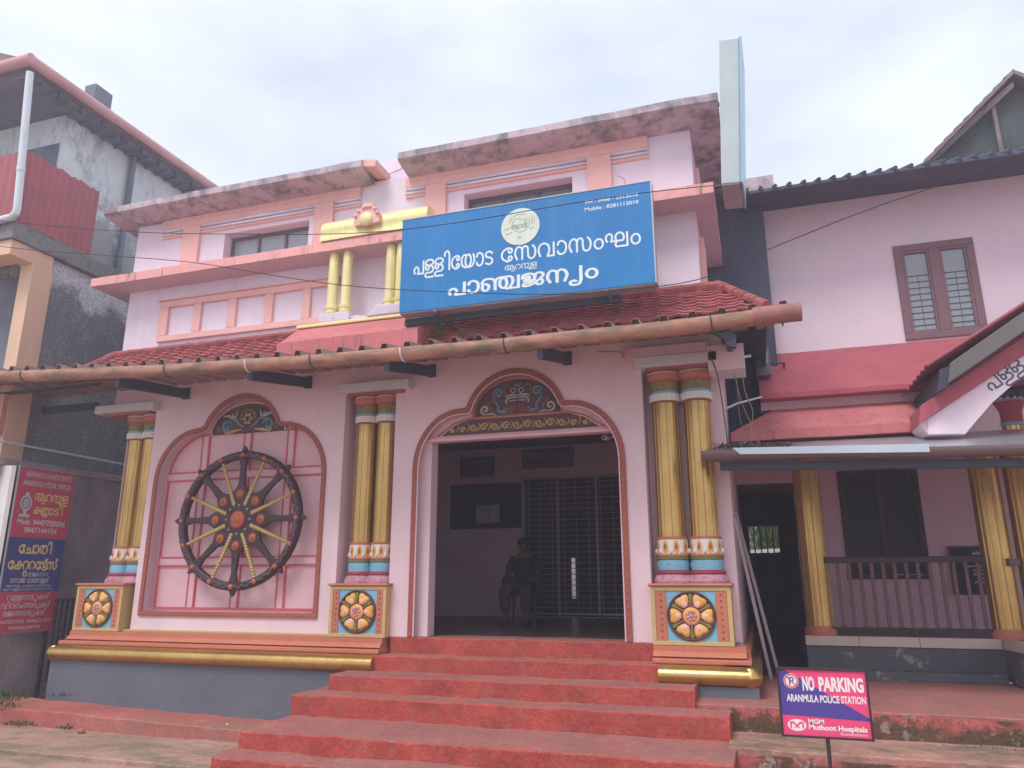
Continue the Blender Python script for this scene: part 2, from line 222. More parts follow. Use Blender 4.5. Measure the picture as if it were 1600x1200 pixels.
# ------------------------------------------------------------------ mesh helpers
class MB:
    def __init__(s): s.v = []; s.f = []
    def add(s, vs, fs):
        o = len(s.v); s.v += [tuple(p) for p in vs]; s.f += [tuple(i + o for i in f) for f in fs]; return s
    def box(s, x0, x1, y0, y1, z0, z1):
        return s.add([(x0, y0, z0), (x1, y0, z0), (x1, y1, z0), (x0, y1, z0), (x0, y0, z1), (x1, y0, z1), (x1, y1, z1), (x0, y1, z1)],
                     [(0, 3, 2, 1), (4, 5, 6, 7), (0, 1, 5, 4), (1, 2, 6, 5), (2, 3, 7, 6), (3, 0, 4, 7)])
    def hexa(s, p): return s.add(p, [(0, 3, 2, 1), (4, 5, 6, 7), (0, 1, 5, 4), (1, 2, 6, 5), (2, 3, 7, 6), (3, 0, 4, 7)])
    def quad(s, a, b, c, d): return s.add([a, b, c, d], [(0, 1, 2, 3)])
    def prism(s, poly, ax, a0, a1):
        n = len(poly)
        def P(u, w, a):
            return (u, a, w) if ax == 'y' else ((a, u, w) if ax == 'x' else (u, w, a))
        vs = [P(u, w, a0) for u, w in poly] + [P(u, w, a1) for u, w in poly]
        fs = [tuple(range(n)), tuple(range(2 * n - 1, n - 1, -1))] + [(i, (i + 1) % n, n + (i + 1) % n, n + i) for i in range(n)]
        return s.add(vs, fs)
    def lathe(s, prof, cx, cy, seg=24, a0=0, a1=2 * pi, sy=1.0):
        full = abs(a1 - a0 - 2 * pi) < 1e-6; k = seg if full else seg + 1
        vs = []
        for r, z in prof:
            for i in range(k):
                a = a0 + (a1 - a0) * i / seg; vs.append((cx + r * cos(a), cy + r * sin(a) * sy, z))
        fs = []
        for j in range(len(prof) - 1):
            for i in range(seg):
                a = j * k + i; b = j * k + (i + 1) % k; fs.append((a, b, b + k, a + k))
        if full:
            fs.append(tuple(range(k - 1, -1, -1))); fs.append(tuple(range((len(prof) - 1) * k, len(prof) * k)))
        return s.add(vs, fs)
    def tube(s, pts, r, seg=8, cap=True, ang=None):
        pts = [Vector(p) for p in pts]; n = len(pts); vs = []; fs = []
        prev = None
        rs = r if isinstance(r, (list, tuple)) else [r] * n
        for i, p in enumerate(pts):
            t = (pts[min(i + 1, n - 1)] - pts[max(i - 1, 0)]).normalized()
            if prev is None:
                ref = Vector((0, 0, 1)) if abs(t.z) < .9 else Vector((1, 0, 0))
                u = t.cross(ref).normalized()
            else:
                u = (prev - t * prev.dot(t)).normalized()
            prev = u; w = t.cross(u)
            for k in range(seg):
                a = 2 * pi * k / seg; vs.append(tuple(p + (u * cos(a) + w * sin(a)) * rs[i]))
        for i in range(n - 1):
            for k in range(seg):
                a = i * seg + k; b = i * seg + (k + 1) % seg; fs.append((a, b, b + seg, a + seg))
        if cap: fs.append(tuple(range(seg - 1, -1, -1))); fs.append(tuple(range((n - 1) * seg, n * seg)))
        return s.add(vs, fs)
    def ball(s, c, r, seg=8, rings=5, sc=(1, 1, 1)):
        vs = [(c[0], c[1], c[2] + r * sc[2])]; fs = []
        for j in range(1, rings):
            t = pi * j / rings
            for i in range(seg):
                a = 2 * pi * i / seg; vs.append((c[0] + r * sin(t) * cos(a) * sc[0], c[1] + r * sin(t) * sin(a) * sc[1], c[2] + r * cos(t) * sc[2]))
        vs.append((c[0], c[1], c[2] - r * sc[2])); last = len(vs) - 1
        for i in range(seg): fs.append((0, 1 + i, 1 + (i + 1) % seg))
        for j in range(rings - 2):
            for i in range(seg):
                a = 1 + j * seg + i; b = 1 + j * seg + (i + 1) % seg; fs.append((a, a + seg, b + seg, b))
        o = 1 + (rings - 2) * seg
        for i in range(seg): fs.append((o + i, last, o + (i + 1) % seg))
        return s.add(vs, fs)
    def disc(s, cx, cz, r, y0, y1, seg=28, sz=1.0):
        return s.prism([(cx + r * cos(2 * pi * i / seg), cz + r * sz * sin(2 * pi * i / seg)) for i in range(seg)], 'y', y0, y1)
    def dome(s, cx, cz, r, y, h, seg=14, rings=4, sz=1.0):
        """half-ellipsoid bulging towards -Y"""
        vs = []; fs = []
        for j in range(rings):
            t = (pi / 2) * j / rings; rr = r * cos(t); yy = y - h * sin(t)
            for i in range(seg):
                a = 2 * pi * i / seg; vs.append((cx + rr * cos(a), yy, cz + rr * sz * sin(a)))
        vs.append((cx, y - h, cz)); top = len(vs) - 1
        for j in range(rings - 1):
            for i in range(seg):
                a = j * seg + i; b = j * seg + (i + 1) % seg; fs.append((a, b, b + seg, a + seg))
        for i in range(seg): fs.append(((rings - 1) * seg + i, (rings - 1) * seg + (i + 1) % seg, top))
        return s.add(vs, fs)
    def build(s, name, mat, parent=None, smooth=False, bevel=0, local=None):
        me = bpy.data.meshes.new(name)
        off = Vector(parent['_loc']) if parent is not None and '_loc' in parent else Vector((0, 0, 0))
        if local is not None: off = Vector((0, 0, 0))
        me.from_pydata([tuple(Vector(p) - off) for p in s.v], [], s.f); me.update()
        bm = bmesh.new(); bm.from_mesh(me); bmesh.ops.recalc_face_normals(bm, faces=bm.faces[:]); bm.to_mesh(me); bm.free()
        me.materials.append(mat)
        if smooth: 
            for p in me.polygons: p.use_smooth = True
            try: me.set_sharp_from_angle(angle=radians(38))
            except Exception: pass
        o = bpy.data.objects.new(name, me); COL.objects.link(o)
        if parent is not None:
            o.parent = parent; o['_loc'] = tuple(off)
        if bevel:
            b = o.modifiers.new('edge', 'BEVEL'); b.width = bevel; b.segments = 2; b.limit_method = 'ANGLE'; b.angle_limit = radians(40)
        return o

def tag(o, label, cat=None, group=None, kind=None):
    if label: o['label'] = label
    if cat: o['category'] = cat
    if group: o['group'] = group
    if kind: o['kind'] = kind
    return o
def thing(name, loc, label, cat, group=None):
    o = bpy.data.objects.new(name, None); COL.objects.link(o); o.location = loc; o['_loc'] = tuple(loc)
    o.empty_display_size = .1
    return tag(o, label, cat, group)
def struct(o): o['kind'] = 'structure'; return o
def hang(o, parent):  # empty sub-holder -> not used for geometry
    return o

def cat_rom(pts, n=7):
    if len(pts) < 3: return list(pts)
    P = [pts[0]] + list(pts) + [pts[-1]]; out = []
    for i in range(1, len(P) - 2):
        p0, p1, p2, p3 = [Vector(p) for p in P[i - 1:i + 3]]
        for k in range(n):
            t = k / n
            out.append(.5 * ((2 * p1) + (-p0 + p2) * t + (2 * p0 - 5 * p1 + 4 * p2 - p3) * t * t + (-p0 + 3 * p1 - 3 * p2 + p3) * t ** 3))
    out.append(Vector(P[-2])); return out

def wobble(o, cuts=10, amp=.008, sc=3.0, seed=0):
    """uneven hand-made edges on a box-like mesh"""
    from mathutils import noise
    bm = bmesh.new(); bm.from_mesh(o.data)
    for _ in range(cuts):
        long = [e for e in bm.edges if e.calc_length() > .22]
        if not long: break
        bmesh.ops.subdivide_edges(bm, edges=long, cuts=1, use_grid_fill=True)
        if len(bm.verts) > 9000: break
    for v in bm.verts:
        p = v.co * sc + Vector((seed, seed * 1.7, 0)); q = noise.noise_vector(p) * amp + noise.noise_vector(p * 4) * amp * .45
        v.co += q
    bm.to_mesh(o.data); bm.free()
    return o

# ------------------------------------------------------------------ lettering
def st(*p): return ('S', p)
def ln(*p): return ('L', p)
def ci(cx, cy, rx, ry=None):
    ry = ry or rx
    return ('S', tuple((cx + rx * cos(2 * pi * i / 10), cy + ry * sin(2 * pi * i / 10)) for i in range(11)))
G = {
 'pa': ([st((.1, .03), (0, .25), (.08, .45), (.28, .55), (.5, .45), (.56, .25), (.45, .02)), ln((.45, 0), (1.15, 0), (1.15, 1))], 1.42),
 'va': ([st((.15, .03), (0, .45), (.12, .85), (.48, 1), (.85, .82), (.95, .45), (.8, .02)), ln((.78, 0), (1.35, 0), (1.35, 1))], 1.65),
 'sa': ([st((.2, .03), (0, .45), (.12, .86), (.38, 1), (.62, .86), (.66, .6)), ln((.66, .65), (.66, 0)), st((.66, .65), (.74, .9), (.95, 1), (1.15, .88), (1.18, .5), (1.24, .14), (1.48, 0), (1.75, .12), (1.86, .5), (1.78, .82), (1.6, 1))], 2.15),
 'ya': ([st((.6, .94), (.32, 1), (.08, .82), (0, .5), (.1, .2), (.45, 0), (.85, .05), (1.1, .3), (1.14, .62), (1.0, .92), (.8, 1), (.56, .86), (.46, .5), (.58, .14), (.9, 0), (1.3, .1), (1.55, .5), (1.42, 1))], 1.8),
 'ta': ([st((.82, .85), (.5, 1), (.15, .93), (.05, .75), (.2, .58), (.6, .5), (.82, .35), (.78, .12), (.45, 0), (.05, .12))], 1.1),
 'ee': ([st((.62, .85), (.68, .66), (.86, .66), (.95, .82), (.82, .97), (.5, 1), (.12, .8), (0, .5), (.12, .2), (.5, 0), (.85, .08), (.94, .25), (.8, .38), (.64, .3), (.62, .14))], 1.22),
 'aa': ([st((.05, .7), (.15, .93), (.4, 1), (.7, .85), (.8, .5), (.7, .15), (.4, 0), (.13, .08), (.05, .28))], 1.08),
 'i': ([st((0, 1.12), (.02, 1.35), (.25, 1.5), (.5, 1.4), (.58, 1.1)), ln((.58, 1.15), (.58, 0))], .88),
 'm': ([ci(.4, .38, .36)], 1.02),
 'gha': ([st((.12, .42), (0, .62), (.05, .87), (.3, 1), (.5, .88), (.52, .65), (.42, .42)), ln((.42, .42), (.9, .42)), st((.9, .42), (.8, .68), (.95, .95), (1.22, 1.02), (1.48, .85), (1.5, .55), (1.42, .42)), ln((.88, .42), (1.44, .42)), st((.95, .42), (.8, .2), (.88, 0)), ln((.88, 0), (1.8, 0), (1.8, 1))], 2.1),
 'lla': ([st((.12, .62), (.02, .75), (.2, .97), (.6, 1.02), (.92, .92), (.95, .7), (.6, .55), (.92, .42), (.96, .15), (.7, 0), (.35, 0), (.05, -.08), (0, -.25), (.15, -.36)), ln((.15, -.36), (1.0, -.36)), ci(.24, .42, .2)], 1.2),
 'A': ([st((.2, .03), (0, .5), (.15, .88), (.5, 1), (.95, .98)), st((.75, 1), (.5, .6), (.55, .18), (.8, .02), (1.0, .2), (.9, .42), (.7, .5)), st((1.02, .82), (1.3, 1), (1.6, .85), (1.65, .5), (1.5, .1), (1.2, .05), (1.05, .3), (1.2, .58), (1.6, .6), (1.9, .2), (1.8, -.25), (1.3, -.36))], 2.12),
 'ra': ([st((.2, .02), (0, .45), (.15, .88), (.5, 1), (.85, .88), (1, .45), (.8, .02))], 1.25),
 'na': ([st((.2, .02), (0, .45), (.12, .88), (.38, 1), (.64, .85), (.68, .6)), ln((.68, .65), (.68, 0)), st((.68, .65), (.76, .9), (.98, 1), (1.25, .88), (1.38, .5), (1.2, .02))], 1.6),
 'ma': ([ln((0, .9), (0, 0), (.6, 0)), st((0, .5), (.15, .95), (.5, 1), (.75, .8), (.7, .3), (.35, 0))], .98),
 'nma': ([st((.2, .02), (0, .45), (.12, .88), (.38, 1), (.64, .85), (.68, .6)), ln((.68, .65), (.68, 0), (1.3, 0)), st((.68, .55), (.8, .95), (1.1, 1), (1.4, .8), (1.3, .3), (1.0, 0))], 1.65),
 'u': ([st((0, 1), (.15, .9), (.2, .6), (.1, .15), (0, 0)), ci(-.02, -.2, .19)], .36),
 'nca': ([st((.06, .55), (0, .7), (.18, .95), (.5, 1), (.85, .9), (.98, .6)), ci(.26, .3, .25, .28), ln((.98, .65), (.98, 0)), st((.98, .65), (1.15, .93), (1.5, 1), (1.7, .98), (1.4, .8), (1.32, .4), (1.5, .1), (1.75, .15), (1.85, .5), (1.72, 1)), st((1.72, 1), (2.15, .97), (2.3, .55), (2.05, .02)), ln((1.75, 0), (2.7, 0), (2.7, 1))], 2.95),
 'ja': ([st((.05, .62), (.1, .9), (.45, 1), (.82, .92), (.95, .68), (.86, .45)), ci(.42, .66, .15), ln((.1, .42), (1.0, .42)), st((.95, .42), (.6, .24), (.18, .2), (.12, .02), (.5, 0), (1.0, .2)), st((.92, .62), (1.05, .95), (1.4, .98), (1.55, .75), (1.35, .5), (1.5, .32), (1.42, .05), (1.12, .04), (1.06, .25), (1.25, .42))], 1.85),
 'yy': ([ln((.75, 1.1), (.75, 0)), st((.75, .1), (.66, -.3), (.4, -.4), (.05, -.34), (.03, -.12), (.28, -.04), (.42, -.14))], 1.1),
 'ca': ([st((.35, .3), (.3, .5), (.5, .62), (.78, .5), (.8, .2), (.65, .02)), ln((0, 0), (1.35, 0), (1.35, 1))], 1.6),
 'tha': ([st((.2, .02), (0, .45), (.15, .88), (.5, 1), (1.0, .98)), st((.8, 1), (.55, .7), (.5, .3), (.7, .02), (.95, 0)), st((.72, .8), (1.0, 1), (1.3, .88), (1.4, .45), (1.2, .02))], 1.62),
 'ka': ([ln((.3, .5), (1.4, .5)), ci(.8, .5, .3, .5), st((.5, .48), (.15, .46), (0, .25), (.15, .05), (.62, .06))], 1.55),
 'nna': ([st((.04, .5), (0, .7), (.18, .95), (.42, 1), (.68, .9), (.76, .6)), ci(.26, .28, .24, .26), ln((.76, .65), (.76, -.5)), st((.76, .65), (.86, .93), (1.05, 1), (1.24, .9), (1.3, .6)), ln((1.3, .65), (1.3, -.5)), st((1.3, .65), (1.4, .93), (1.6, 1), (1.85, .85), (1.95, .45), (1.8, .02)), ln((.3, -.12), (1.7, -.12))], 2.15),
 'bha': ([st((.1, .02), (0, .45), (.15, .88), (.5, 1), (.85, .93), (.85, .68), (.45, .6), (.45, .44), (.88, .38), (.9, .08), (.4, 0))], 1.15),
 'ha': ([st((.1, .03), (0, .25), (.1, .45), (.3, .55), (.5, .45), (.52, .2), (.42, .02)), ln((.42, 0), (.95, 0)), st((.95, 0), (.75, .4), (.85, .85), (1.2, 1), (1.55, .85), (1.65, .45), (1.45, .02))], 1.85),
 'da': ([st((.1, .02), (0, .45), (.15, .9), (.45, 1), (.8, .93), (.82, .66), (.5, .53), (.85, .4), (.85, .08), (.4, 0))], 1.1),
 'l': ([st((.25, 1), (0, .6), (.05, .2), (.3, 0), (.55, .15), (.62, .5), (.78, .9), (1.1, 1), (1.35, 1.15), (1.35, 1.4), (1.05, 1.4)), st((1.1, .95), (.9, .5), (1.1, 0))], 1.55),
 'zha': ([st((.0, .95), (.25, .6), (.6, .3), (.9, .05), (.55, -.12), (.1, .05), (.5, .5), (.85, .95), (.5, 1.05), (.2, .9))], 1.05),
 'rra': ([st((.2, .02), (0, .45), (.15, .88), (.5, 1), (.85, .88), (1, .45), (.8, .02)), st((.35, -.95), (.22, -.6), (.4, -.3), (.65, -.3), (.8, -.6), (.7, -.95))], 1.25),
 'half': ([st((-.5, 1.4), (-.42, 1.2), (-.2, 1.2), (-.12, 1.4))], .02),
 'sp': ([], .8),
}
def strokes_of(word):
    x = 0; out = []
    for g in word.split():
        gs, adv = G[g]
        for kind, pts in gs:
            q = [(px + x, py) for px, py in pts]
            out.append([tuple(v) for v in cat_rom([Vector((a, b, 0)) for a, b in q], 5)] if kind == 'S' else [(a, b, 0) for a, b in q])
        x += adv
    return out, x
def ribbon(mb, pts, w, place, wx=None):
    """flat stroke of width w along 2D pts; place(u, v, lift) -> 3D; every stroke is lifted a hair more than the one before"""
    P = [Vector((p[0], p[1])) for p in pts]; n = len(P); left = []; right = []
    for i in range(n):
        d0 = (P[i] - P[i - 1]).normalized() if i > 0 else None
        d1 = (P[i + 1] - P[i]).normalized() if i < n - 1 else None
        if d0 is None: d = d1; k = 1
        elif d1 is None: d = d0; k = 1
        else:
            d = (d0 + d1)
            if d.length < 1e-4: d = d1; k = 1
            else:
                d.normalize(); k = 1 / max(.6, d.dot(d1))
        nn = Vector((-d.y, d.x)) * (w / 2) * k
        if wx: nn.x *= wx
        e = d * 0
        if i == 0: e = -d * w * .25
        if i == n - 1: e = d * w * .25
        left.append(P[i] + nn + e); right.append(P[i] - nn + e)
    vs = []; mb._lift = getattr(mb, '_lift', 0) + 1.2e-4
    for i in range(n):
        lf = mb._lift + i * 1.0e-5
        vs.append(place(left[i].x, left[i].y, lf)); vs.append(place(right[i].x, right[i].y, lf))
    mb.add(vs, [(2 * i, 2 * i + 1, 2 * i + 3, 2 * i + 2) for i in range(n - 1)])
def write_ml(word, x0, z0, x1, h, w, place, mb=None, wx=None, slant=0):
    """word between u=x0..x1, baseline z0, letter height h, stroke w"""
    mb = mb or MB(); sts, tot = strokes_of(word); tot -= .25
    k = (x1 - x0) / tot
    for p in sts:
        ribbon(mb, [(x0 + a[0] * k + slant * a[1] * h, z0 + a[1] * h) for a in p], w, place, wx)
    return mb
_tc = {}
def write_en(text, x0, z0, x1, h, place, mb=None, bold=0.02, lift=0):
    """Latin text fitted between x0..x1 with cap height h"""
    mb = mb or MB()
    c = bpy.data.curves.new('t', 'FONT'); c.body = text; c.size = 1; c.offset = bold; c.resolution_u = 3
    o = bpy.data.objects.new('t', c); COL.objects.link(o)
    bpy.context.view_layer.update()
    me = bpy.data.meshes.new_from_object(o.evaluated_get(bpy.context.evaluated_depsgraph_get()))
    xs = [v.co.x for v in me.vertices]; a, b = min(xs), max(xs)
    k = (x1 - x0) / (b - a); kz = h / .70
    mb.add([place(x0 + (v.co.x - a) * k, z0 + v.co.y * kz, lift) for v in me.vertices], [tuple(p.vertices) for p in me.polygons])
    bpy.data.objects.remove(o); bpy.data.curves.remove(c); bpy.data.meshes.remove(me)
    return mb
def on_y(y): return lambda u, v, l: (u, y - l, v)          # text on a face looking towards -Y
def on_x(x): return lambda u, v, l: (x + l, u, v)          # text on a face looking towards +X

W = 8.12; FL = .156
#HALL
# ------------------------------------------------------------------ ground, yard, ledges, steps
ZG = -0.92
g = MB(); g.quad((-30, -20, ZG), (30, -20, ZG), (30, 40, ZG), (-30, 40, ZG))
g = struct(g.build('ground', M['yard']))
def slab(name, x0, x1, y0, y1, z0, z1, mat, amp=.008, seed=0, sc=2.5, zl=None, kind='structure', parent=None, step=.16):
    """worn concrete block: top and front cut into a grid and made uneven; zl(x) lowers or raises the top"""
    from mathutils import noise
    mb = MB(); nx = max(2, int((x1 - x0) / step)); ny = max(2, int((y1 - y0) / step)); nz = max(2, int((z1 - z0) / .04))
    P = {}; 
    def n3(p, a): 
        q = noise.noise_vector(Vector(p) * sc + Vector((seed, 0, seed))); r = noise.noise_vector(Vector(p) * sc * 4.5 + Vector((0, seed, 0)))
        s3 = noise.noise_vector(Vector(p) * sc * 13); return Vector(p) + q * a + r * a * .6 + s3 * a * .38
    def grid(fn, a, b):
        vs = []; fs = []
        for i in range(a + 1):
            for j in range(b + 1):
                vs.append(tuple(n3(fn(i / a, j / b), amp)))
        for i in range(a):
            for j in range(b):
                k = i * (b + 1) + j; fs.append((k, k + 1, k + b + 2, k + b + 1))
        mb.add(vs, fs)
    top = (lambda x: z1 + (zl(x) if zl else 0))
    X = lambda s: x0 + (x1 - x0) * s
    c = .012
    grid(lambda s, t: (X(s), y0 + c + (y1 - y0 - c) * t, top(X(s))), nx, ny)
    grid(lambda s, t: (X(s), y0, z0 + (top(X(s)) - c - z0) * t), nx, nz)
    grid(lambda s, t: (X(s), y0 + c * t, top(X(s)) - c + c * t), nx, 1)
    grid(lambda s, t: (x0, y0 + (y1 - y0) * s, z0 + (top(x0) - z0) * t), ny, nz)
    grid(lambda s, t: (x1, y0 + (y1 - y0) * s, z0 + (top(x1) - z0) * t), ny, nz)
    o = mb.build(name, mat, parent, smooth=True)
    if kind: o['kind'] = kind
    return o
# left ledge in front of the grey plinth and the yard below it
slab('ledge', -12, -4.10, 7.22, 7.84, -1.0, -.73, M['ledge'], amp=.012, seed=3, zl=lambda x: max(-.03, min(.06, -.03 - (x + 5.0) * .022)))
slab('yard_terrace', -14, -4.10, 6.24, 7.25, -1.2, -.872, M['yard'], amp=.010, seed=5)
slab('path', -14, 0.9, 4.2, 6.26, -1.3, -1.03, M['ledge'], amp=.012, seed=6)
# right terraces
slab('terrace', -1.0, 4.6, 7.41, 9.75, -.62, -.30, M['tread'], amp=.007, seed=9)
mf = MB(); mf.box(-.62, 4.6, 7.395, 7.43, -.55, -.325)
mfo = struct(mf.build('terrace_riser', M['moss'])); wobble(mfo, 7, .010, 3, 4)
slab('terrace_ledge', -.36, 4.6, 6.72, 7.42, -.80, -.515, M['mosstop'], amp=.010, seed=12)
mf = MB(); mf.box(-.33, 4.6, 6.70, 6.735, -.92, -.56); mfo = struct(mf.build('ledge_riser', M['moss_low'])); wobble(mfo, 7, .012, 3, 14)
slab('kerb', -.30, 4.6, 6.25, 6.74, -1.1, -.80, M['mosstop'], amp=.012, seed=13)

st_ = thing('entrance_stairs', (-2.5, 7, -.9), 'broad red painted concrete stairs rising to the dark hall doorway', 'stairs')
STEPS = [(-4.10, -1.02, 7.792, 8.14, FL - .004), (-4.17, -1.0, 7.792, 8.3, -.023), (-4.42, -.655, 7.352, 8.2, -.181), (-4.62, -.35, 7.0, 8.1, -.337), (-4.60, -.30, 6.19, 7.6, -.531), (-4.62, -.24, 5.86, 7.3, -.685)]
STEPS[0] = (-4.10, -1.02, 8.095, 8.5, FL - .002)
zb = [-.05, -.21, -.36, -.56, -.72, -1.1]
for i, (x0, x1, y0, y1, z) in enumerate(STEPS):
    o = slab('step', x0, x1, y0, y1, zb[i], z, M['step'] if i < 9 else M['tread'], amp=.005 + .0026 * i, seed=20 + i, kind=None, parent=st_, step=.055)
    o.data.materials.append(M['tread'])
    for p in o.data.polygons:
        if p.normal.z > .8: p.material_index = 1

# ------------------------------------------------------------------ the pink hall
H = thing('pink_hall', (-4.5, 8.2, FL), 'pink two storey hall with gold paired pillars, painted arches and a red tiled pent roof', 'building')
def arch(xc, hw, z0, d=0, a=.62, b=.70, zs=2.08, zc=2.585, r=.635, n=14):
    """closed outline without the bottom edge: left foot, up, side arc, cusp, centre arc, cusp, side arc, right foot"""
    A = a - d; B = b - d; R = r - d; hwi = hw - d; ex = hw - a
    side = lambda x: zs + (B * sqrt(max(0, 1 - ((abs(x) - ex) / A) ** 2)) if abs(x) > ex else B)
    # cusp
    x = R * .999
    while x > 0 and zc + sqrt(max(0, R * R - x * x)) < side(x): x -= .002
    xcusp = x
    L_ = [(-hwi, z0), (-hwi, (z0 + zs) / 2)]
    for i in range(n + 1):
        t = pi / 2 * i / n; px = -(ex + A * cos(t)); pz = zs + B * sin(t)
        if -px > xcusp: L_.append((px, pz))
    if ex < 0 or xcusp < ex: L_.append((-xcusp, side(xcusp)))
    t0 = math.acos(min(1, xcusp / R))
    tz = math.atan2(side(xcusp) - zc, xcusp)
    C = []
    m = n * 2
    for i in range(m + 1):
        t = pi - tz - (pi - 2 * tz) * i / m; C.append((R * cos(t), zc + R * sin(t)))
    left = L_[:]
    if abs(left[-1][0] - C[0][0]) < 1e-3: left.pop()
    right = [(-p[0], p[1]) for p in reversed(left)]
    return [(xc + p[0], p[1]) for p in left + C + right]
EXC, EHW = -2.60, 1.285
PXC, PHW = -6.415, 1.335
ztop = 3.98
# lower wall, in pieces butted end to end
mb = MB()
mb.prism([(-4.15, FL)] + arch(EXC, EHW, FL) + [(-1.10, FL), (-1.10, ztop), (-4.15, ztop)], 'y', W, W + .30)
mb.prism([(-7.86, .335)] + arch(PXC, PHW, .335, a=.68, zc=2.56, r=.645) + [(-4.86, .335), (-4.86, ztop), (-7.86, ztop)], 'y', W, W + .30)
mb.box(-7.86, -4.86, W, W + .30, FL - .02, .335)
mb.box(-4.86, -4.15, W, W + .30, 3.18, ztop)
mb.box(-1.10, -.36, W, W + .30, 3.18, ztop)
mb.box(-8.62, -7.86, W, W + .30, 3.18, ztop)
mb.build('wall', M['pink'], H)
mb = MB(); mb.box(-8.62, -3.93, W + .302, W + .45, FL, ztop); mb.box(-1.29, -.237, W + .302, W + .45, FL, ztop)
mb.box(-3.93, -1.29, W + .302, W + .45, 2.95, ztop)
mb.build('back_wall', M['pink'], H)
# upper wall with window openings
def wall_holes(x0, x1, z0, z1, y0, y1, holes):
    mb = MB(); xs = x0
    for (a, b, c, d) in sorted(holes):
        if a > xs: mb.box(xs, a, y0, y1, z0, z1)
        mb.box(a, b, y0, y1, z0, c); mb.box(a, b, y0, y1, d, z1); xs = b
    if x1 > xs: mb.box(xs, x1, y0, y1, z0, z1)
    return mb
HOLES = [(-7.01, -5.60, 5.0, 5.645), (-3.28, -1.84, 5.0, 5.64)]
wall_holes(-8.62, -.385, ztop, 6.06, W, W + .30, HOLES).build('upper_wall', M['pink_up'], H)
mb = MB(); mb.box(-8.62, -8.50, W + .30, 13.5, -.2, 6.06); mb.box(-.52, -.385, W + .30, 13.5, ztop, 6.06); mb.box(-.40, -.237, W + .45, 14.2, -.4, ztop)
mb.build('side_wall', M['pink_up'], H)
mb = MB(); mb.box(-8.5, -.52, 8.42, 13.5, 6.0, 6.1); mb.build('flat_roof', M['pink_old'], H)
mb = MB(); mb.box(-5.0, -3.85, W + .07, W + .25, 6.06, 6.40); mb.build('parapet', M['pink_up'], H, bevel=.01)

# plaster cracks
rc = random.Random(5)
for pts, yy_ in ((((-4.62, 6.10), (-4.50, 6.13), (-4.40, 6.20), (-4.28, 6.215), (-4.20, 6.245), (-4.06, 6.262)), W + .066), (((-1.28, 5.55), (-1.2, 5.50), (-1.16, 5.38), (-1.10, 5.33)), W - .001), (((-6.9, 3.72), (-6.5, 3.69), (-6.2, 3.74), (-5.9, 3.70)), W - .001)):
    P_ = []
    for (a, b), (c, d) in zip(pts, pts[1:]):
        for k in range(5): P_.append((a + (c - a) * k / 5 + rc.uniform(-.008, .008), yy_, b + (d - b) * k / 5 + rc.uniform(-.008, .008)))
    MB().tube(P_, .0028, 4).build('crack', M['black_brown'], H)

# cornices
def cornice(x0, x1, y1, ovl, ovr, parent):
    yf = 7.72
    prof = [(y1, 5.985), (W, 6.0), (W - .08, 6.0), (yf + .06, 6.045), (yf, 6.075), (yf, 6.165), (yf + .04, 6.19), (y1, 6.24)]
    o = MB().prism(prof, 'x', x0, x1).build('cornice', M['pink_old'], parent)
    wobble(o, 8, .009, 2.2, x0); o.data.polygons.foreach_set('use_smooth', [True] * len(o.data.polygons)); o.data.set_sharp_from_angle(angle=radians(30))
    return o
cornice(-8.92, -4.60, 8.5, 0, 0, H)
cornice(-4.06, -.03, 8.5, 0, 0, H)
mb = MB(); mb.box(-.40, -.03, 8.5, 13.5, 6.02, 6.20); mb.build('side_cornice', M['pink_old'], H, bevel=.01)
mb = MB(); mb.prism([(-4.60, 6.10), (-4.42, 6.07), (-4.40, 6.17), (-4.60, 6.22)], 'y', 7.78, 8.3); mb.build('cornice_end', M['salmon'], H, bevel=.01)
# under-cornice relief: salmon T frames with double mouldings
def relief(side):
    if side == 'L':
        x0, x1, p1, p2, n0, n1 = -8.12, -4.79, -7.73, -5.50, 5.72, 5.96
    else:
        x0, x1, p1, p2, n0, n1 = -4.11, -.885, -3.82, -1.64, 5.72, 5.96
    pw = .30
    y = W - .05
    mb = MB()
    mb.box(x0, x1, y, W + .01, 5.93, 6.0)
    mb.box(x0, x1, y, W + .01, 5.845, 5.93)
    for p in (p1, p2): mb.box(p, p + pw, W - .052, W + .01, 5.06, 5.843)
    mb.build('salmon_band', M['salmon'], H, bevel=.006)
    mb = MB()
    for a, b in ((x0, p1), (p1 + pw, p2), (p2 + pw, x1)):
        mb.prism([(W - .001, 5.845), (W - .045, 5.843), (W - .03, 5.815), (W - .001, 5.81)], 'x', a + .001, b - .001)
        mb.prism([(W - .001, 5.80), (W - .03, 5.795), (W - .045, 5.775), (W - .03, 5.755), (W - .001, 5.75)], 'x', a + .001, b - .001)
    mb.build('moulding', M['pink_up'], H, smooth=True)
    mb = MB()
    for a, b in ((x0, p1), (p1 + pw, p2), (p2 + pw, x1)):
        mb.prism([(W - .001, 5.745), (W - .035, 5.74), (W - .03, 5.715), (W - .001, 5.705)], 'x', a + .001, b - .001)
    mb.build('lower_moulding', M['salmon'], H)
relief('L'); relief('R')
mb = MB(); mb.prism([(-7.9, 5.06), (-7.73, 5.2), (-7.73, 5.06)], 'y', W - .05, W + .01); mb.prism([(-5.2, 5.2), (-5.2, 5.06), (-5.05, 5.06)], 'y', W - .05, W + .01)
mb.build('corner_fillet', M['salmon'], H)
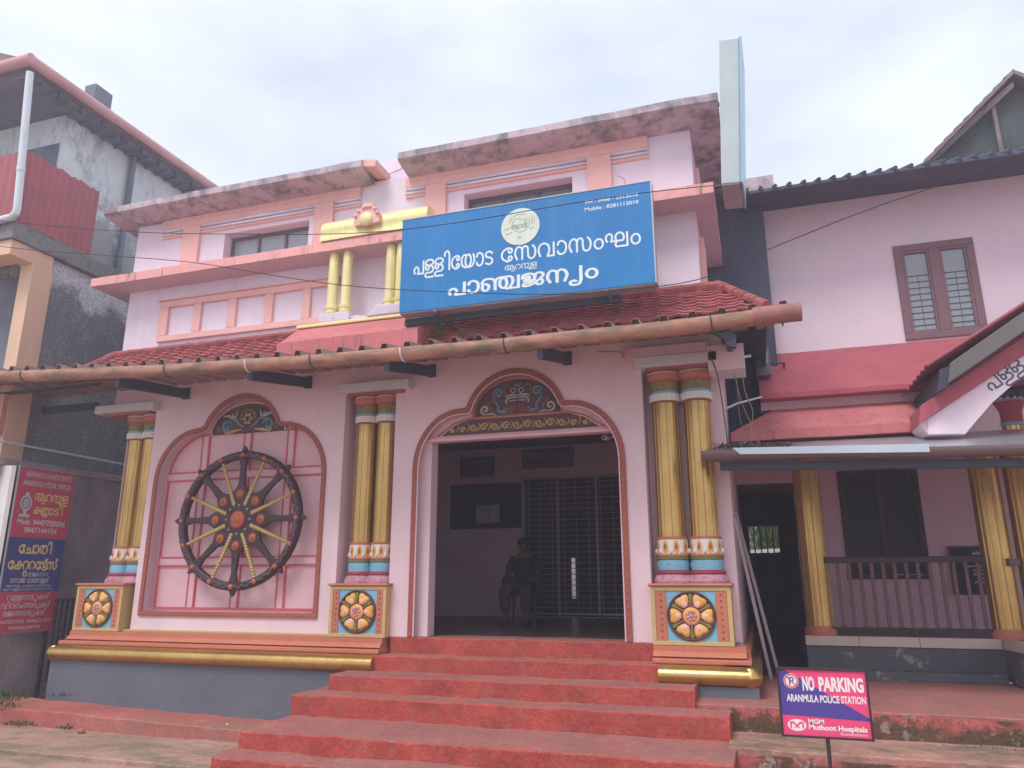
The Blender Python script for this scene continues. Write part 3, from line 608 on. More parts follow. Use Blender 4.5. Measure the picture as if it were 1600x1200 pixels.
# upper windows
for k, (a, b, c, d) in enumerate(HOLES):
    fr = MB(); y0 = W + .16
    fr.box(a, b, y0, y0 + .05, d - .05, d); fr.box(a, b, y0, y0 + .05, c, c + .05)
    for i in range(4):
        xx = a + (b - a - .04) * i / 3; fr.box(xx, xx + .04, y0 - .005, y0 + .045, c + .05, d - .05)
    f = fr.build('window', M['steelgrey'], H, bevel=.003)
    for i in range(3):
        xx = a + (b - a - .04) * i / 3 + .04; w_ = (b - a - .04) / 3 - .04
        MB().box(xx, xx + w_, y0 + .02, y0 + .03, c + .05, d - .05).build('pane', M['glass_frost'] if k == 0 else M['glass'], f)
# first floor slab
def zfun(x): return 0
o = MB().prism([(13.5, 4.93), (W, 4.93), (W - .03, 4.925), (7.74, 4.93), (7.74, 5.055), (7.78, 5.065), (13.5, 5.07)], 'x', -8.98, -.385).build('sunshade_slab', M['salmon_edge'], H)
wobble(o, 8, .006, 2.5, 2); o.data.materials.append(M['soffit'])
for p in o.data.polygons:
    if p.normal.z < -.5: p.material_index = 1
o = MB().box(-.385, -.155, 7.74, 13.5, 4.93, 5.06).build('side_slab', M['salmon_edge'], H); wobble(o, 8, .006, 2.5, 5)
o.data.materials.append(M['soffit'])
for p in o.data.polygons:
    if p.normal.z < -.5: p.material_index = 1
# side face relief panels (upper and lower), seen edge-on beside the tall sign
mb = MB(); mb.box(-.385, -.33, 8.45, 8.9, 4.05, 4.75); mb.box(-.385, -.33, 8.5, 9.3, 5.1, 5.7); mb.build('side_panel', M['salmon'], H, bevel=.006)
# lower frieze, five framed panels
xs = [-7.985, -7.83, -7.385, -7.255, -6.80, -6.66, -6.19, -6.06, -5.60, -5.47]
mb = MB(); y = W - .045
mb.box(-7.985, -5.05, y, W + .01, 4.60, 4.695); mb.box(-7.985, -5.05, y, W + .01, 4.08, 4.17)
for a, b in ((-7.985, -7.83), (-7.385, -7.255), (-6.80, -6.66), (-6.19, -6.06), (-5.60, -5.47)): mb.box(a, b, y, W + .01, 4.17, 4.60)
mb.build('frieze_frame', M['salmon'], H, bevel=.008)
mb = MB(); mb.prism([(W - .001, 4.715), (W - .07, 4.71), (W - .06, 4.697), (W - .001, 4.697)], 'x', -8.02, -5.02); mb.build('frieze_moulding', M['salmon'], H)

# aedicule: block, lotus bases, gilt shafts, gilt barrel with crest
blk = MB().prism([(8.118, 3.45), (7.35, 3.38), (7.35, 3.585), (7.40, 3.60), (7.78, 3.905), (8.118, 3.915)], 'x', -5.40, -3.52).build('porch_block', M['red_lit'], H)
wobble(blk, 7, .006, 3, 8)
mb = MB(); mb.box(-5.42, -3.70, 7.74, 8.117, 3.90, 3.945); mb.build('yellow_kerb', M['gold_up'], H, bevel=.01)
for x in (-4.99, -4.785, -4.16, -4.015):
    o = MB().lathe([(.085, 4.17), (.085, 4.19), (.07, 4.2), (.068, 4.6), (.066, 4.86), (.06, 4.925)], x, 7.86, 18).build('small_pillar', M['gold_up'], H, smooth=True)
    MB().lathe([(.075, 4.07), (.088, 4.09), (.088, 4.10), (.078, 4.105), (.078, 4.14), (.088, 4.145), (.088, 4.165), (.08, 4.172)], x, 7.86, 18).build('collar', M['gold_up'], o, smooth=True)
    MB().prism([(x - .11, 3.95), (x + .11, 3.95), (x + .12, 3.99), (x + .10, 4.07), (x - .10, 4.07), (x - .12, 3.99)], 'y', 7.76, 7.98).build('lotus_base', M['stonewhite'], o, bevel=.012)
mb = MB(); mb.prism([(-4.42, 3.95), (-3.55, 3.95), (-3.66, 4.05), (-3.72, 4.085), (-4.28, 4.085), (-4.36, 3.99)], 'y', 7.73, 8.1); mb.build('lotus_kerb', M['stonewhite'], H, bevel=.015)
mb = MB(); mb.prism([(-4.74, 3.95), (-4.43, 3.95), (-4.43, 3.985), (-4.6, 4.02), (-4.72, 4.0)], 'y', 7.8, 8.1); mb.build('scroll_plaster', M['stonewhite'], H, bevel=.015)
bar = MB()
prof = []
for i in range(13):
    a = pi * (-.15 + 1.15 * i / 12); prof.append((7.87 + -.15 * cos(a), 5.23 + .155 * sin(a)))
bar.prism([(8.05, 5.07), (7.72, 5.07), (7.72, 5.115)] + prof + [(8.05, 5.12)], 'x', -5.14, -3.62)
bo = bar.build('gilt_barrel', M['gold_up'], H, smooth=True); wobble(bo, 6, .006, 5, 3)
mb = MB(); mb.prism([(8.05, 5.28), (7.90, 5.33), (7.90, 5.43), (7.96, 5.47), (8.05, 5.47)], 'x', -4.95, -3.72); o = mb.build('barrel_ridge', M['gold_up'], H); wobble(o, 6, .006, 5, 5)
cp = []
for i in range(25):
    a = pi * (-.12 + 1.24 * i / 24); r = .19 + (.018 if i % 3 == 1 else 0) + (.035 if 10 <= i <= 14 else 0); cp.append((-4.44 + r * cos(a) * .95, 5.25 + r * sin(a)))
cr_ = MB().prism(cp, 'y', 7.665, 7.73).build('crest', M['salmon'], H, bevel=.012)
MB().dome(-4.44, 5.25, .10, 7.665, .05, 16, 5).build('crest_boss', M['gold_up'], cr_, smooth=True)
mb = MB()
for a in (.35, .8, 1.3, 1.57, 1.85, 2.35, 2.8): mb.ball((-4.44 + .165 * cos(a), 7.66, 5.26 + .165 * sin(a)), .028, 7, 4)
mb.build('crest_petals', M['salmon'], cr_, smooth=True)

# ------------------------------------------------------------------ paired pillars with pedestals
def ring(parent, name, mat, prof, x, y, seg=26): return MB().lathe(prof, x, y, seg).build(name, mat, parent, smooth=True)
def pillar(x, y=8.28, r=.135, parent=H):
    # fluted shaft: flat staves with narrow grooves between them
    vs = []; ns = 12
    def ringv(rr, z):
        out = []
        for i in range(ns):
            a = 2 * pi * (i + .31) / ns; d = 2 * pi / ns
            for k, q in ((.02, .965), (.06, 1.0), (.5, 1.006), (.94, 1.0), (.98, .965)):
                out.append((x + rr * q * cos(a + d * k), y + rr * q * sin(a + d * k), z))
        return out
    zs = [1.225, 1.5, 1.9, 2.3, 2.685]; m = ns * 5; mb = MB(); V = []; F = []
    for z in zs: V += ringv(r * (1.0 + .02 * (2.0 - z)), z)
    for j in range(len(zs) - 1):
        for i in range(m): F.append((j * m + i, j * m + (i + 1) % m, (j + 1) * m + (i + 1) % m, (j + 1) * m + i))
    mb.add(V, F); p = mb.build('pillar', M['gold'], parent)
    q = 'sub'
    k = r / .135
    ring(p, 'lotus_foot', M['lotus'], [(.20 * k, .745), (.205 * k, .77), (.175 * k, .83), (.165 * k, .835)], x, y)
    ring(p, 'foot_ring', M['maroon'], [(.165 * k, .835), (.178 * k, .85), (.17 * k, .868), (.155 * k, .88)], x, y)
    ring(p, 'blue_band', M['skyblue'], [(.156 * k, .88), (.156 * k, .975), (.15 * k, .985)], x, y)
    ring(p, 'olive_ring', M['olive'], [(.155 * k, .985), (.163 * k, .992), (.163 * k, 1.01), (.155 * k, 1.018)], x, y)
    ring(p, 'scallop_ring', M['orange'], [(.157 * k, 1.018), (.164 * k, 1.025), (.160 * k, 1.042), (.154 * k, 1.044)], x, y)
    ring(p, 'petal_band', M['white'], [(.150 * k, 1.044), (.152 * k, 1.08), (.152 * k, 1.18), (.150 * k, 1.195)], x, y)
    ring(p, 'shaft_ring', M['orange'], [(.150 * k, 1.195), (.158 * k, 1.203), (.158 * k, 1.215), (.145 * k, 1.224)], x, y)
    dr = MB(); dr2 = MB(); sc_ = MB()
    for i in range(9):
        a = 2 * pi * i / 9 + .15; c_, s_ = cos(a), sin(a)
        for mbx, w_, z0, z1, rr in ((dr, .035, 1.045, 1.192, .1555), (dr2, .015, 1.08, 1.16, .1590)):
            vs = [(x + rr * k * c_ * 1.03, y + rr * k * s_ * 1.03, (z0 + z1) / 2)]; n_ = 10
            for j in range(n_):
                t = 2 * pi * j / n_; u = w_ * cos(t) * (1 - .25 * sin(t)); zz = (z0 + z1) / 2 + (z1 - z0) / 2 * sin(t)
                an = a + u / (rr * k); vs.append((x + (rr - .004) * k * cos(an), y + (rr - .004) * k * sin(an), zz))
            mbx.add(vs, [(0, 1 + j, 1 + (j + 1) % n_) for j in range(n_)])
        a2 = a + pi / 9; sc_.ball((x + .156 * k * cos(a2), y + .156 * k * sin(a2), 1.075), .020, 7, 5, (1, 1, 1.6))
    dr.build('orange_drop', M['amber'], p); dr2.build('drop_core', M['brown'], p); sc_.build('white_drop', M['white'], p, smooth=True)
    # pale scrolls on the blue band
    mb = MB()
    for i in range(6):
        a = 2 * pi * i / 6 + .3; pts = []
        for j in range(12):
            t = j / 11 * 2.6 * pi; rad = .030 * (1 - j / 15); an = a + rad * cos(t) / (.157 * k); pts.append((x + .1575 * k * cos(an), y + .1575 * k * sin(an), .93 + rad * sin(t)))
        mb.tube(pts, .0032, 4)
    mb.build('scroll', M['paleblue'], p)
    # capital
    ring(p, 'neck_ring', M['brown'], [(.142 * k, 2.685), (.150 * k, 2.69), (.150 * k, 2.702), (.142 * k, 2.708)], x, y)
    mb = MB(); V = []; F = []; m = 44
    for rr, z in ((.150, 2.706), (.156, 2.72), (.160, 2.785), (.148, 2.79)):
        for i in range(m):
            a = 2 * pi * i / m; q_ = rr * k * (1 + (.03 if i % 2 else -.02)); V.append((x + q_ * cos(a), y + q_ * sin(a), z))
    for j in range(3):
        for i in range(m): F.append((j * m + i, j * m + (i + 1) % m, (j + 1) * m + (i + 1) % m, (j + 1) * m + i))
    mb.add(V, F).build('white_frill', M['white'], p)
    ring(p, 'blue_ring', M['skyblue'], [(.148 * k, 2.788), (.155 * k, 2.795), (.155 * k, 2.812), (.148 * k, 2.82)], x, y)
    fl = ring(p, 'floral_band', M['green_floral'], [(.146 * k, 2.82), (.15 * k, 2.83), (.152 * k, 2.905), (.150 * k, 2.912)], x, y)
    ring(p, 'maroon_ring', M['brown'], [(.150 * k, 2.91), (.155 * k, 2.93), (.160 * k, 2.945)], x, y)
    mb = MB(); V = []; F = []; m = 36
    for rr, z in ((.158, 2.945), (.176, 2.965), (.183, 3.0), (.180, 3.015)):
        for i in range(m):
            a = 2 * pi * i / m; q_ = rr * k * (1 + (.018 if i % 3 == 0 else 0)); V.append((x + q_ * cos(a), y + q_ * sin(a), z))
    for j in range(3):
        for i in range(m): F.append((j * m + i, j * m + (i + 1) % m, (j + 1) * m + (i + 1) % m, (j + 1) * m + i))
    mb.add(V, F).build('orange_lip', M['orange'], p, smooth=True)
    ring(p, 'white_lip', M['white'], [(.178 * k, 3.015), (.182 * k, 3.025), (.165 * k, 3.038)], x, y)
    return p
for x in (-.875, -.525): pillar(x, 8.285, .145)
for x in (-4.625, -4.33): pillar(x, 8.285, .128)
for x in (-8.265, -7.99): pillar(x, 8.27, .130)

def cap(x0, x1, y0=7.98, y1=8.44):
    o = MB().box(x0, x1, y0, y1, 3.068, 3.18).build('pillar_cap', M['cap'], H, bevel=.008)
    MB().box(x0 + .11, x1 - .11, y0 + .07, y1, 3.035, 3.067).build('cap_underside', M['brown'], o)
cap(-4.90, -3.92); cap(-1.155, -.26, 7.98, 8.60); cap(-8.83, -7.80)

def pedestal(x0, x1, y0=8.0, z0=.145, z1=.715):
    w = x1 - x0; xc = (x0 + x1) / 2; zc = (z0 + z1) / 2
    P = MB().box(x0, x1, y0 + .012, 8.46, z0, z1).build('pedestal', M['ochre'], H, bevel=.006)
    MB().prism([(8.46, z1), (y0 - .015, z1), (y0 - .028, z1 + .012), (y0 - .015, z1 + .03), (8.46, z1 + .032)], 'x', x0 - .02, x1 + .02).build('pedestal_ledge', M['orange'], P)
    f = MB(); t = .042
    f.box(x0, x1, y0 - .004, y0 + .014, z0, z0 + t); f.box(x0, x1, y0 - .004, y0 + .014, z1 - t, z1 - .001)
    f.box(x0, x0 + t, y0 - .004, y0 + .014, z0 + t, z1 - t); f.box(x1 - t, x1, y0 - .004, y0 + .014, z0 + t, z1 - t)
    f.build('frame', M['ochre'], P, bevel=.004)
    sw = (w - 2 * t - .52) / 2 if w > .7 else .09
    sw = max(.07, min(.115, sw + .02))
    MB().box(x0 + t + sw, x1 - t - sw, y0 + .008, y0 + .013, z0 + t, z1 - t).build('blue_field', M['skyblue'], P)
    sb = MB(); sd_ = MB()
    for a in (x0 + t, x1 - t - sw):
        sb.box(a + .004, a + sw - .004, y0 + .002, y0 + .0125, z0 + t + .003, z1 - t - .003)
        for i in range(8): sd_.dome(a + sw / 2, z0 + t + .035 + i * (z1 - z0 - 2 * t - .07) / 7, .012, y0 + .002, .009, 7, 3)
    sb.build('stud_strip', M['orange'], P); sd_.build('studs', M['brown'], P, smooth=True)
    R = (z1 - z0 - 2 * t) / 2 * 1.0; sx = min(1.0, (w - 2 * t - 2 * sw) / 2 / R + .05)
    disc = MB(); disc.disc(xc, zc, R, y0 - .006, y0 + .008, 36); 
    D = disc.build('medallion', M['black_brown'], P, bevel=.004)
    rim = MB(); n = 40
    for i in range(n): pass
    rim.tube([(xc + (R - .012) * cos(2 * pi * i / 40), y0 - .008, zc + (R - .012) * sin(2 * pi * i / 40)) for i in range(41)], .012, 6, cap=False)
    rim.build('medallion_rim', M['black_brown'], P, smooth=True)
    pet = MB(); pin = MB(); pis = MB()
    for i in range(6):
        a = pi / 6 + 0 + i * pi / 3 + (pi / 6) * 0
        a = i * pi / 3
        ca, sa = cos(a), sin(a)
        def loc(u, v): return (xc + u * ca - v * sa, zc + u * sa + v * ca)
        # heart-shaped petal, outline in (u,v) with tip at the centre
        ol = [(.40, -.10), (.52, -.21), (.70, -.30), (.84, -.27), (.88, -.14), (.85, 0), (.88, .14), (.84, .27), (.70, .30), (.52, .21), (.40, .10)]
        vs = []; cu = .64
        for s_, h in ((1.0, 0), (.86, .016), (.5, .026)):
            for u, v in ol:
                X_, Z_ = loc((cu + (u - cu) * s_) * R, v * s_ * R); vs.append((X_, y0 - .006 - h, Z_))
        X_, Z_ = loc(cu * R, 0); vs.append((X_, y0 - .006 - .022, Z_))
        m = len(ol); fs = [(j * m + k, j * m + (k + 1) % m, (j + 1) * m + (k + 1) % m, (j + 1) * m + k) for j in range(2) for k in range(m)] + [(2 * m + k, 2 * m + (k + 1) % m, 3 * m) for k in range(m)]
        pet = MB().add(vs, fs); pe = pet.build('petal', M['amber'], P, smooth=True)
        ol2 = [(.41, -.07), (.55, -.14), (.66, -.10), (.70, 0), (.66, .10), (.55, .14), (.41, .07)]
        vs = []; 
        for s_, h in ((1.0, .020), (.6, .0275)):
            for u, v in ol2:
                X_, Z_ = loc((.56 + (u - .56) * s_) * R, v * s_ * R); vs.append((X_, y0 - .006 - h, Z_))
        X_, Z_ = loc(.56 * R, 0); vs.append((X_, y0 - .036, Z_)); m = 7
        pin.add(vs, [(k, (k + 1) % m, m + (k + 1) % m, m + k) for k in range(m)] + [(m + k, m + (k + 1) % m, 2 * m) for k in range(m)])
        b = a + pi / 6; cb, sb2 = cos(b), sin(b)
        pl = [(.38, -.03), (.66, -.045), (.80, -.085), (.89, -.05), (.89, .05), (.80, .085), (.66, .045), (.38, .03)]
        pis.prism([(xc + u * R * cb - v * R * sb2, zc + u * R * sb2 + v * R * cb) for u, v in pl], 'y', y0 - .020, y0 - .004)
    pin.build('petal_heart', M['petalpink'], P, smooth=True); pis.build('pistils', M['olive'], P, bevel=.003)
    MB().dome(xc, zc, R * .37, y0 - .006, .022, 22, 4).build('centre_disc', M['amber'], P, smooth=True)
    MB().tube([(xc + R * .38 * cos(2 * pi * i / 24), y0 - .010, zc + R * .38 * sin(2 * pi * i / 24)) for i in range(25)], .008, 6, cap=False).build('centre_rim', M['maroon'], P, smooth=True)
    fl = MB(); fl.dome(xc, zc, R * .10, y0 - .026, .016, 9, 3)
    for i in range(7): fl.dome(xc + R * .165 * cos(i * .8976), zc + R * .165 * sin(i * .8976), R * .082, y0 - .022, .014, 8, 3)
    fl.build('centre_flower', M['lotus'], P, smooth=True)
pedestal(-4.853, -4.116); pedestal(-1.094, -.298); pedestal(-8.70, -7.935)

# ------------------------------------------------------------------ base mouldings and plinth
def mould(x0, x1, a, b, cl, cr_, dr, dl=0):
    """x0..x1 torus, a..b the two terracotta courses above it; cl/cr_ rounded ends"""
    MB().prism([(8.3, .03), (7.96, .03), (7.93, .045), (7.95, .075), (7.985, .09), (7.985, .142), (8.3, .142)], 'x', a + dl, b - dr).build('base_moulding', M['orange'], H, smooth=True)
    MB().prism([(8.3, -.022), (7.885, -.022), (7.87, -.012), (7.87, .022), (7.89, .029), (8.3, .029)], 'x', a, b - dr * .4).build('lower_base_moulding', M['orange'], H, bevel=.005)
    pr_ = [(8.3, -.205), (7.85, -.205)]
    for i in range(13):
        t = -pi / 2 + pi * i / 12; pr_.append((7.83 - .112 * cos(t), -.114 + .091 * sin(t)))
    pr_ += [(8.3, -.023)]
    MB().prism(pr_, 'x', x0, x1).build('gilt_torus', M['gold'], H, smooth=True)
    for f, x in ((cl, x0), (cr_, x1)):
        if f: MB().lathe([(.001, -.205), (.06, -.200), (.095, -.16), (.112, -.114), (.095, -.068), (.06, -.028), (.001, -.023)], x, 7.83, 20).build('torus_end', M['gold'], H, smooth=True)
mould(-8.74, -4.13, -8.76, -4.11, True, False, .03, .05); mould(-1.02, -.17, -1.09, -.12, False, True, .07)
mb = MB(); mb.prism([(8.3, .14), (8.06, .14), (8.055, .165), (8.117, .17), (8.3, .17)], 'x', -7.93, -4.86); mb.build('yellow_strip', M['ochre'], H, bevel=.004)
o = MB().box(-8.76, -4.0, 7.80, 8.5, -1.1, -.201).build('plinth', M['grey'], H); wobble(o, 8, .008, 1.5, 11)
o = MB().box(-1.0, -.10, 7.78, 8.5, -.6, -.201).build('plinth', M['grey'], H); wobble(o, 6, .004, 1.5, 12)
# rounded returns of the mouldings on the outer corner
mb = MB(); mb.prism([(-.40, -.205), (-.17, -.205)] + [(-.17 + .112 * cos(t), -.114 + .091 * sin(t)) for t in [-pi / 2 + pi * i / 12 for i in range(13)]] + [(-.40, -.023)], 'y', 7.83, 13); mb.build('side_torus', M['gold'], H, smooth=True)
mb = MB(); mb.box(-.40, -.16, 8.3, 13, -.03, .10); mb.build('side_moulding', M['orange'], H, bevel=.02)

# ------------------------------------------------------------------ arch borders, recessed panel, carved tympana
def border(xc, hw, z0, d0, d1, y, mat, name, kw, bottom=False, studs=True):
    o1 = arch(xc, hw, z0 + (d1 - d0 + .001 if bottom else 0), d0, **kw); i1 = arch(xc, hw, z0 + (d1 - d0 if bottom else 0), d1, **kw)
    n = 110
    def rs(P, n):
        P = [Vector(p) for p in P]; Ls = [0]
        for i in range(1, len(P)): Ls.append(Ls[-1] + (P[i] - P[i - 1]).length)
        out = []
        for k in range(n):
            t = Ls[-1] * k / (n - 1); j = 0
            while j < len(Ls) - 2 and Ls[j + 1] < t: j += 1
            q = (t - Ls[j]) / max(1e-9, Ls[j + 1] - Ls[j]); out.append(P[j].lerp(P[j + 1], q))
        return out
    A = rs(o1, n); vs = []; fs = []
    # move each outer point inwards along its normal, so the strip keeps an even width
    B = []
    for i in range(n):
        t = (A[min(i + 1, n - 1)] - A[max(i - 1, 0)]).normalized(); nn = Vector((t.y, -t.x)); B.append(A[i] + nn * (d1 - d0))
    for i in range(n):
        for p, yy in ((A[i], y), (A[i], y - .022), (B[i], y - .022), (B[i], y)): vs.append((p.x, yy, p.y))
    for i in range(n - 1):
        for k in range(4): fs.append((i * 4 + k, i * 4 + (k + 1) % 4, i * 4 + 4 + (k + 1) % 4, i * 4 + 4 + k))
    mb = MB().add(vs, fs)
    if bottom: mb.box(xc - hw + d0, xc + hw - d0, y - .022, y, z0, z0 + (d1 - d0))
    o = mb.build(name, mat, H)
    if studs:
        sm = MB(); tot = 0
        M_ = 96
        for k, p in enumerate(rs(arch(xc, hw, z0 + .03, (d0 + d1) / 2, **kw), M_)):
            sm.dome(p.x, p.y, .012, y - .022, .008, 6, 2)
        if bottom:
            for k in range(48): sm.dome(xc - hw + .06 + k * (2 * hw - .12) / 47, z0 + (d1 - d0) / 2, .012, y - .022, .008, 6, 2)
        sm.build('studs', M['orange'], o, smooth=True)
    return o
KE = dict(); KP = dict(a=.68, zc=2.56, r=.645)
border(EXC, EHW, FL + .002, .0, .062, W - .001, M['brown'], 'arch_border', KE)
border(PXC, PHW, .337, .0, .058, W - .001, M['brown'], 'panel_border', KP, bottom=True)
border(EXC, EHW, FL + .002, .064, .078, W - .001, M['pinkpanel'], 'arch_fillet', KE, studs=False)
# entrance reveal: inner wall with a square-headed opening under the carved panel
yb = W + .10
inn = arch(EXC, EHW, 2.42, .001, **KE)
inn = [p for p in inn if p[1] >= 2.42]
mb = MB(); mb.prism(inn, 'y', yb, yb + .19); tym = mb.build('tympanum', M['pinkpanel'], H)
mb = MB(); mb.box(-3.884, -3.69, yb - .0, yb + .19, FL, 2.42); mb.box(-1.35, -1.316, yb, yb + .19, FL, 2.42); mb.build('door_jamb', M['pink'], H)
mb = MB(); mb.prism([(yb + .001, 2.40), (yb - .04, 2.405), (yb - .05, 2.43), (yb - .03, 2.46), (yb + .001, 2.465)], 'x', -3.80, -1.40); mb.build('lintel_moulding', M['pinkpanel'], H, smooth=True)
def offs(kw, xc, hw, d, zmin):
    return [p for p in arch(xc, hw, zmin, d, **kw) if p[1] >= zmin]
# dark carved fields
y1 = yb - .012
def fld(poly, name, mat, ya, yb_): return MB().prism(poly, 'y', ya, yb_).build(name, mat, H, bevel=.003)
cz = 2.70
cen = [(EXC + .53 * cos(t), 2.685 + .43 * sin(t)) for t in [pi * i / 24 for i in range(25)]]
panE = fld(cen, 'carved_panel', M['black_brown'], yb - .014, yb + .001)
low = [(-3.56, 2.475), (-1.62, 2.475), (-1.80, 2.60), (-1.98, 2.655), (-3.20, 2.655), (-3.38, 2.60)]
panF = fld(low, 'carved_strip', M['black_brown'], yb - .014, yb + .001)
rimp = [(EXC + .55 * cos(t), yb - .012, 2.675 + .465 * sin(t)) for t in [pi * i / 30 for i in range(31)]]
MB().tube(rimp, .015, 6).build('panel_rim', M['orange'], panE, smooth=True)
MB().tube([(-3.62, yb - .01, 2.47), (-3.40, yb - .01, 2.62), (-3.2, yb - .01, 2.672), (-2.6, yb - .01, 2.675), (-1.98, yb - .01, 2.672), (-1.78, yb - .01, 2.62), (-1.56, yb - .01, 2.47)], .012, 6).build('strip_rim', M['orange'], panF, smooth=True)
def spiral(mb, cx, cz, r, turns, a0, y, rad=.008, flip=1, sz=1.0, n=22, r1=.15):
    pts = []; rr = []
    for i in range(n):
        t = i / (n - 1); a = a0 + flip * turns * 2 * pi * t; q = r * (1 - t * (1 - r1)); pts.append((cx + q * cos(a), y, cz + q * sz * sin(a))); rr.append(rad * (.55 + .75 * sin(pi * min(1, .15 + t * .8))))
    mb.tube(pts, rr, 6)
def curve3(mb, pts, y, rad):
    P = cat_rom([Vector((a, y, b)) for a, b in pts], 6); n = len(P)
    mb.tube(P, [rad * (.5 + .6 * sin(pi * (i + .5) / n)) for i in range(n)], 6)
# entrance panel: mask with scrolls
yy = yb - .020; wmb = MB(); bmb = MB(); omb = MB(); rmb = MB()
c = EXC + .01; z0 = 2.685
for s_ in (-1, 1):
    wmb.tube([(c + s_ * (.048 + .030 * cos(2 * pi * i / 14)), yy - .006, z0 + .285 + .028 * sin(2 * pi * i / 14)) for i in range(15)], .007, 6, cap=False)
    curve3(wmb, [(c, z0 + .225), (c + s_ * .06, z0 + .235), (c + s_ * .13, z0 + .225), (c + s_ * .145, z0 + .20)], yy - .004, .011)
    curve3(wmb, [(c, z0 + .195), (c + s_ * .07, z0 + .205), (c + s_ * .12, z0 + .19), (c + s_ * .145, z0 + .15), (c + s_ * .12, z0 + .135)], yy - .004, .012)
    curve3(wmb, [(c + s_ * .01, z0 + .165), (c + s_ * .08, z0 + .165), (c + s_ * .10, z0 + .15)], yy - .004, .009)
    spiral(bmb, c + s_ * .245, z0 + .265, .062, 1.3, pi / 2 - s_ * pi / 2, yy, .013, s_)
    curve3(bmb, [(c + s_ * .30, z0 + .26), (c + s_ * .285, z0 + .18), (c + s_ * .235, z0 + .10), (c + s_ * .24, z0 + .05), (c + s_ * .18, z0 + .05), (c + s_ * .12, z0 + .08)], yy, .013)
    curve3(bmb, [(c + s_ * .26, z0 + .07), (c + s_ * .20, z0 + .025), (c + s_ * .12, z0 + .04)], yy, .010)
    spiral(wmb, c + s_ * .405, z0 + .075, .060, 1.2, -pi / 2, yy, .013, s_)
    curve3(wmb, [(c + s_ * .40, z0 + .015), (c + s_ * .32, z0 + .02), (c + s_ * .26, z0 + .0)], yy, .009)
    curve3(omb, [(c + s_ * .33, z0 + .02), (c + s_ * .33, z0 + .10), (c + s_ * .38, z0 + .16), (c + s_ * .30, z0 + .17)], yy, .010)
    curve3(omb, [(c + s_ * .08, z0 + .33), (c + s_ * .14, z0 + .36), (c + s_ * .17, z0 + .30), (c + s_ * .16, z0 + .24)], yy, .012)
    for k in range(6): omb.ball((c + s_ * (.44 - .035 * k), yy, z0 + .15 + .035 * k), .009, 6, 4)
    curve3(rmb, [(c + s_ * .02, z0 + .13), (c + s_ * .04, z0 + .06), (c + s_ * .10, z0 + .012)], yy, .012)
    curve3(rmb, [(c + s_ * .05, z0 + .13), (c + s_ * .08, z0 + .07), (c + s_ * .15, z0 + .012)], yy, .010)
for k in range(5): curve3(bmb, [(c + (k - 2) * .012, z0 + .33), (c + (k - 2) * .028, z0 + .385)], yy, .007)
wmb.build('mask_relief', M['scrollwhite'], panE, smooth=True); bmb.build('blue_scroll', M['scrollblue'], panE, smooth=True)
omb.build('olive_scroll', M['olive'], panE, smooth=True); rmb.build('beard_relief', M['brown'], panE, smooth=True)
gmb = MB()
for k in range(13):
    x = -3.42 + k * .137; q = 1 if k % 2 else -1
    s2 = min(1.0, .55 + .2 * min(k, 12 - k))
    spiral(gmb, x, 2.555 + (0 if 1 < k < 11 else -.02), .050 * s2, 1.4, 0, yb - .016, .008, q)
    curve3(gmb, [(x + .05, 2.51), (x + .085, 2.56), (x + .07, 2.61)], yb - .016, .006)
gmb.build('gilt_scroll', M['ochre'], panF, smooth=True)
# wheel panel: recessed field with raised bands
yr = W + .18
pin_ = arch(PXC, PHW, .336, .001, **KP)
fo = MB().prism(pin_, 'y', yr, yr + .12).build('recessed_panel', M['pinkpanel'], H)
gb = MB(); rl = MB()
def vband(xb, z0, z1, w=.085):
    gb.box(xb - w / 2, xb + w / 2, yr - .020, yr + .001, z0, z1)
    for s_ in (-1, 1): rl.box(xb + s_ * (w / 2 + .011) - .011, xb + s_ * (w / 2 + .011) + .011, yr - .027, yr + .001, z0, z1)
def hband(zb, x0, x1, w=.085):
    gb.box(x0, x1, yr - .021, yr + .001, zb - w / 2, zb + w / 2)
    for s_ in (-1, 1): rl.box(x0, x1, yr - .0285, yr + .001, zb + s_ * (w / 2 + .011) - .011, zb + s_ * (w / 2 + .011) + .011)
for xb in (-7.10, -6.42, -5.74):
    for z0, z1 in ((.43, .965), (1.075, 2.095), (2.205, 2.70)): vband(xb, z0, z1)
for zb in (1.02, 2.15): hband(zb, -7.68, -5.15)
gb.build('panel_band', M['pinkpanel'], fo, bevel=.004)
rl.box(-7.67, -5.16, yr - .026, yr + .001, .42, .445); rl.box(-7.675, -7.655, yr - .026, yr + .001, .445, 2.1); rl.box(-5.175, -5.155, yr - .026, yr + .001, .445, 2.1)
rl.build('red_moulding', M['redline'], fo, bevel=.003)
bo2 = MB(); 
for s_ in (-1, 1):
    pts = [(PXC + s_ * (.66 + .60 * cos(t)), yr - .008, 2.10 + .62 * sin(t)) for t in [pi / 2 * i / 14 for i in range(15)]]
    bo2.tube(pts, .013, 6)
bo2.build('red_arc', M['redline'], fo, smooth=True)
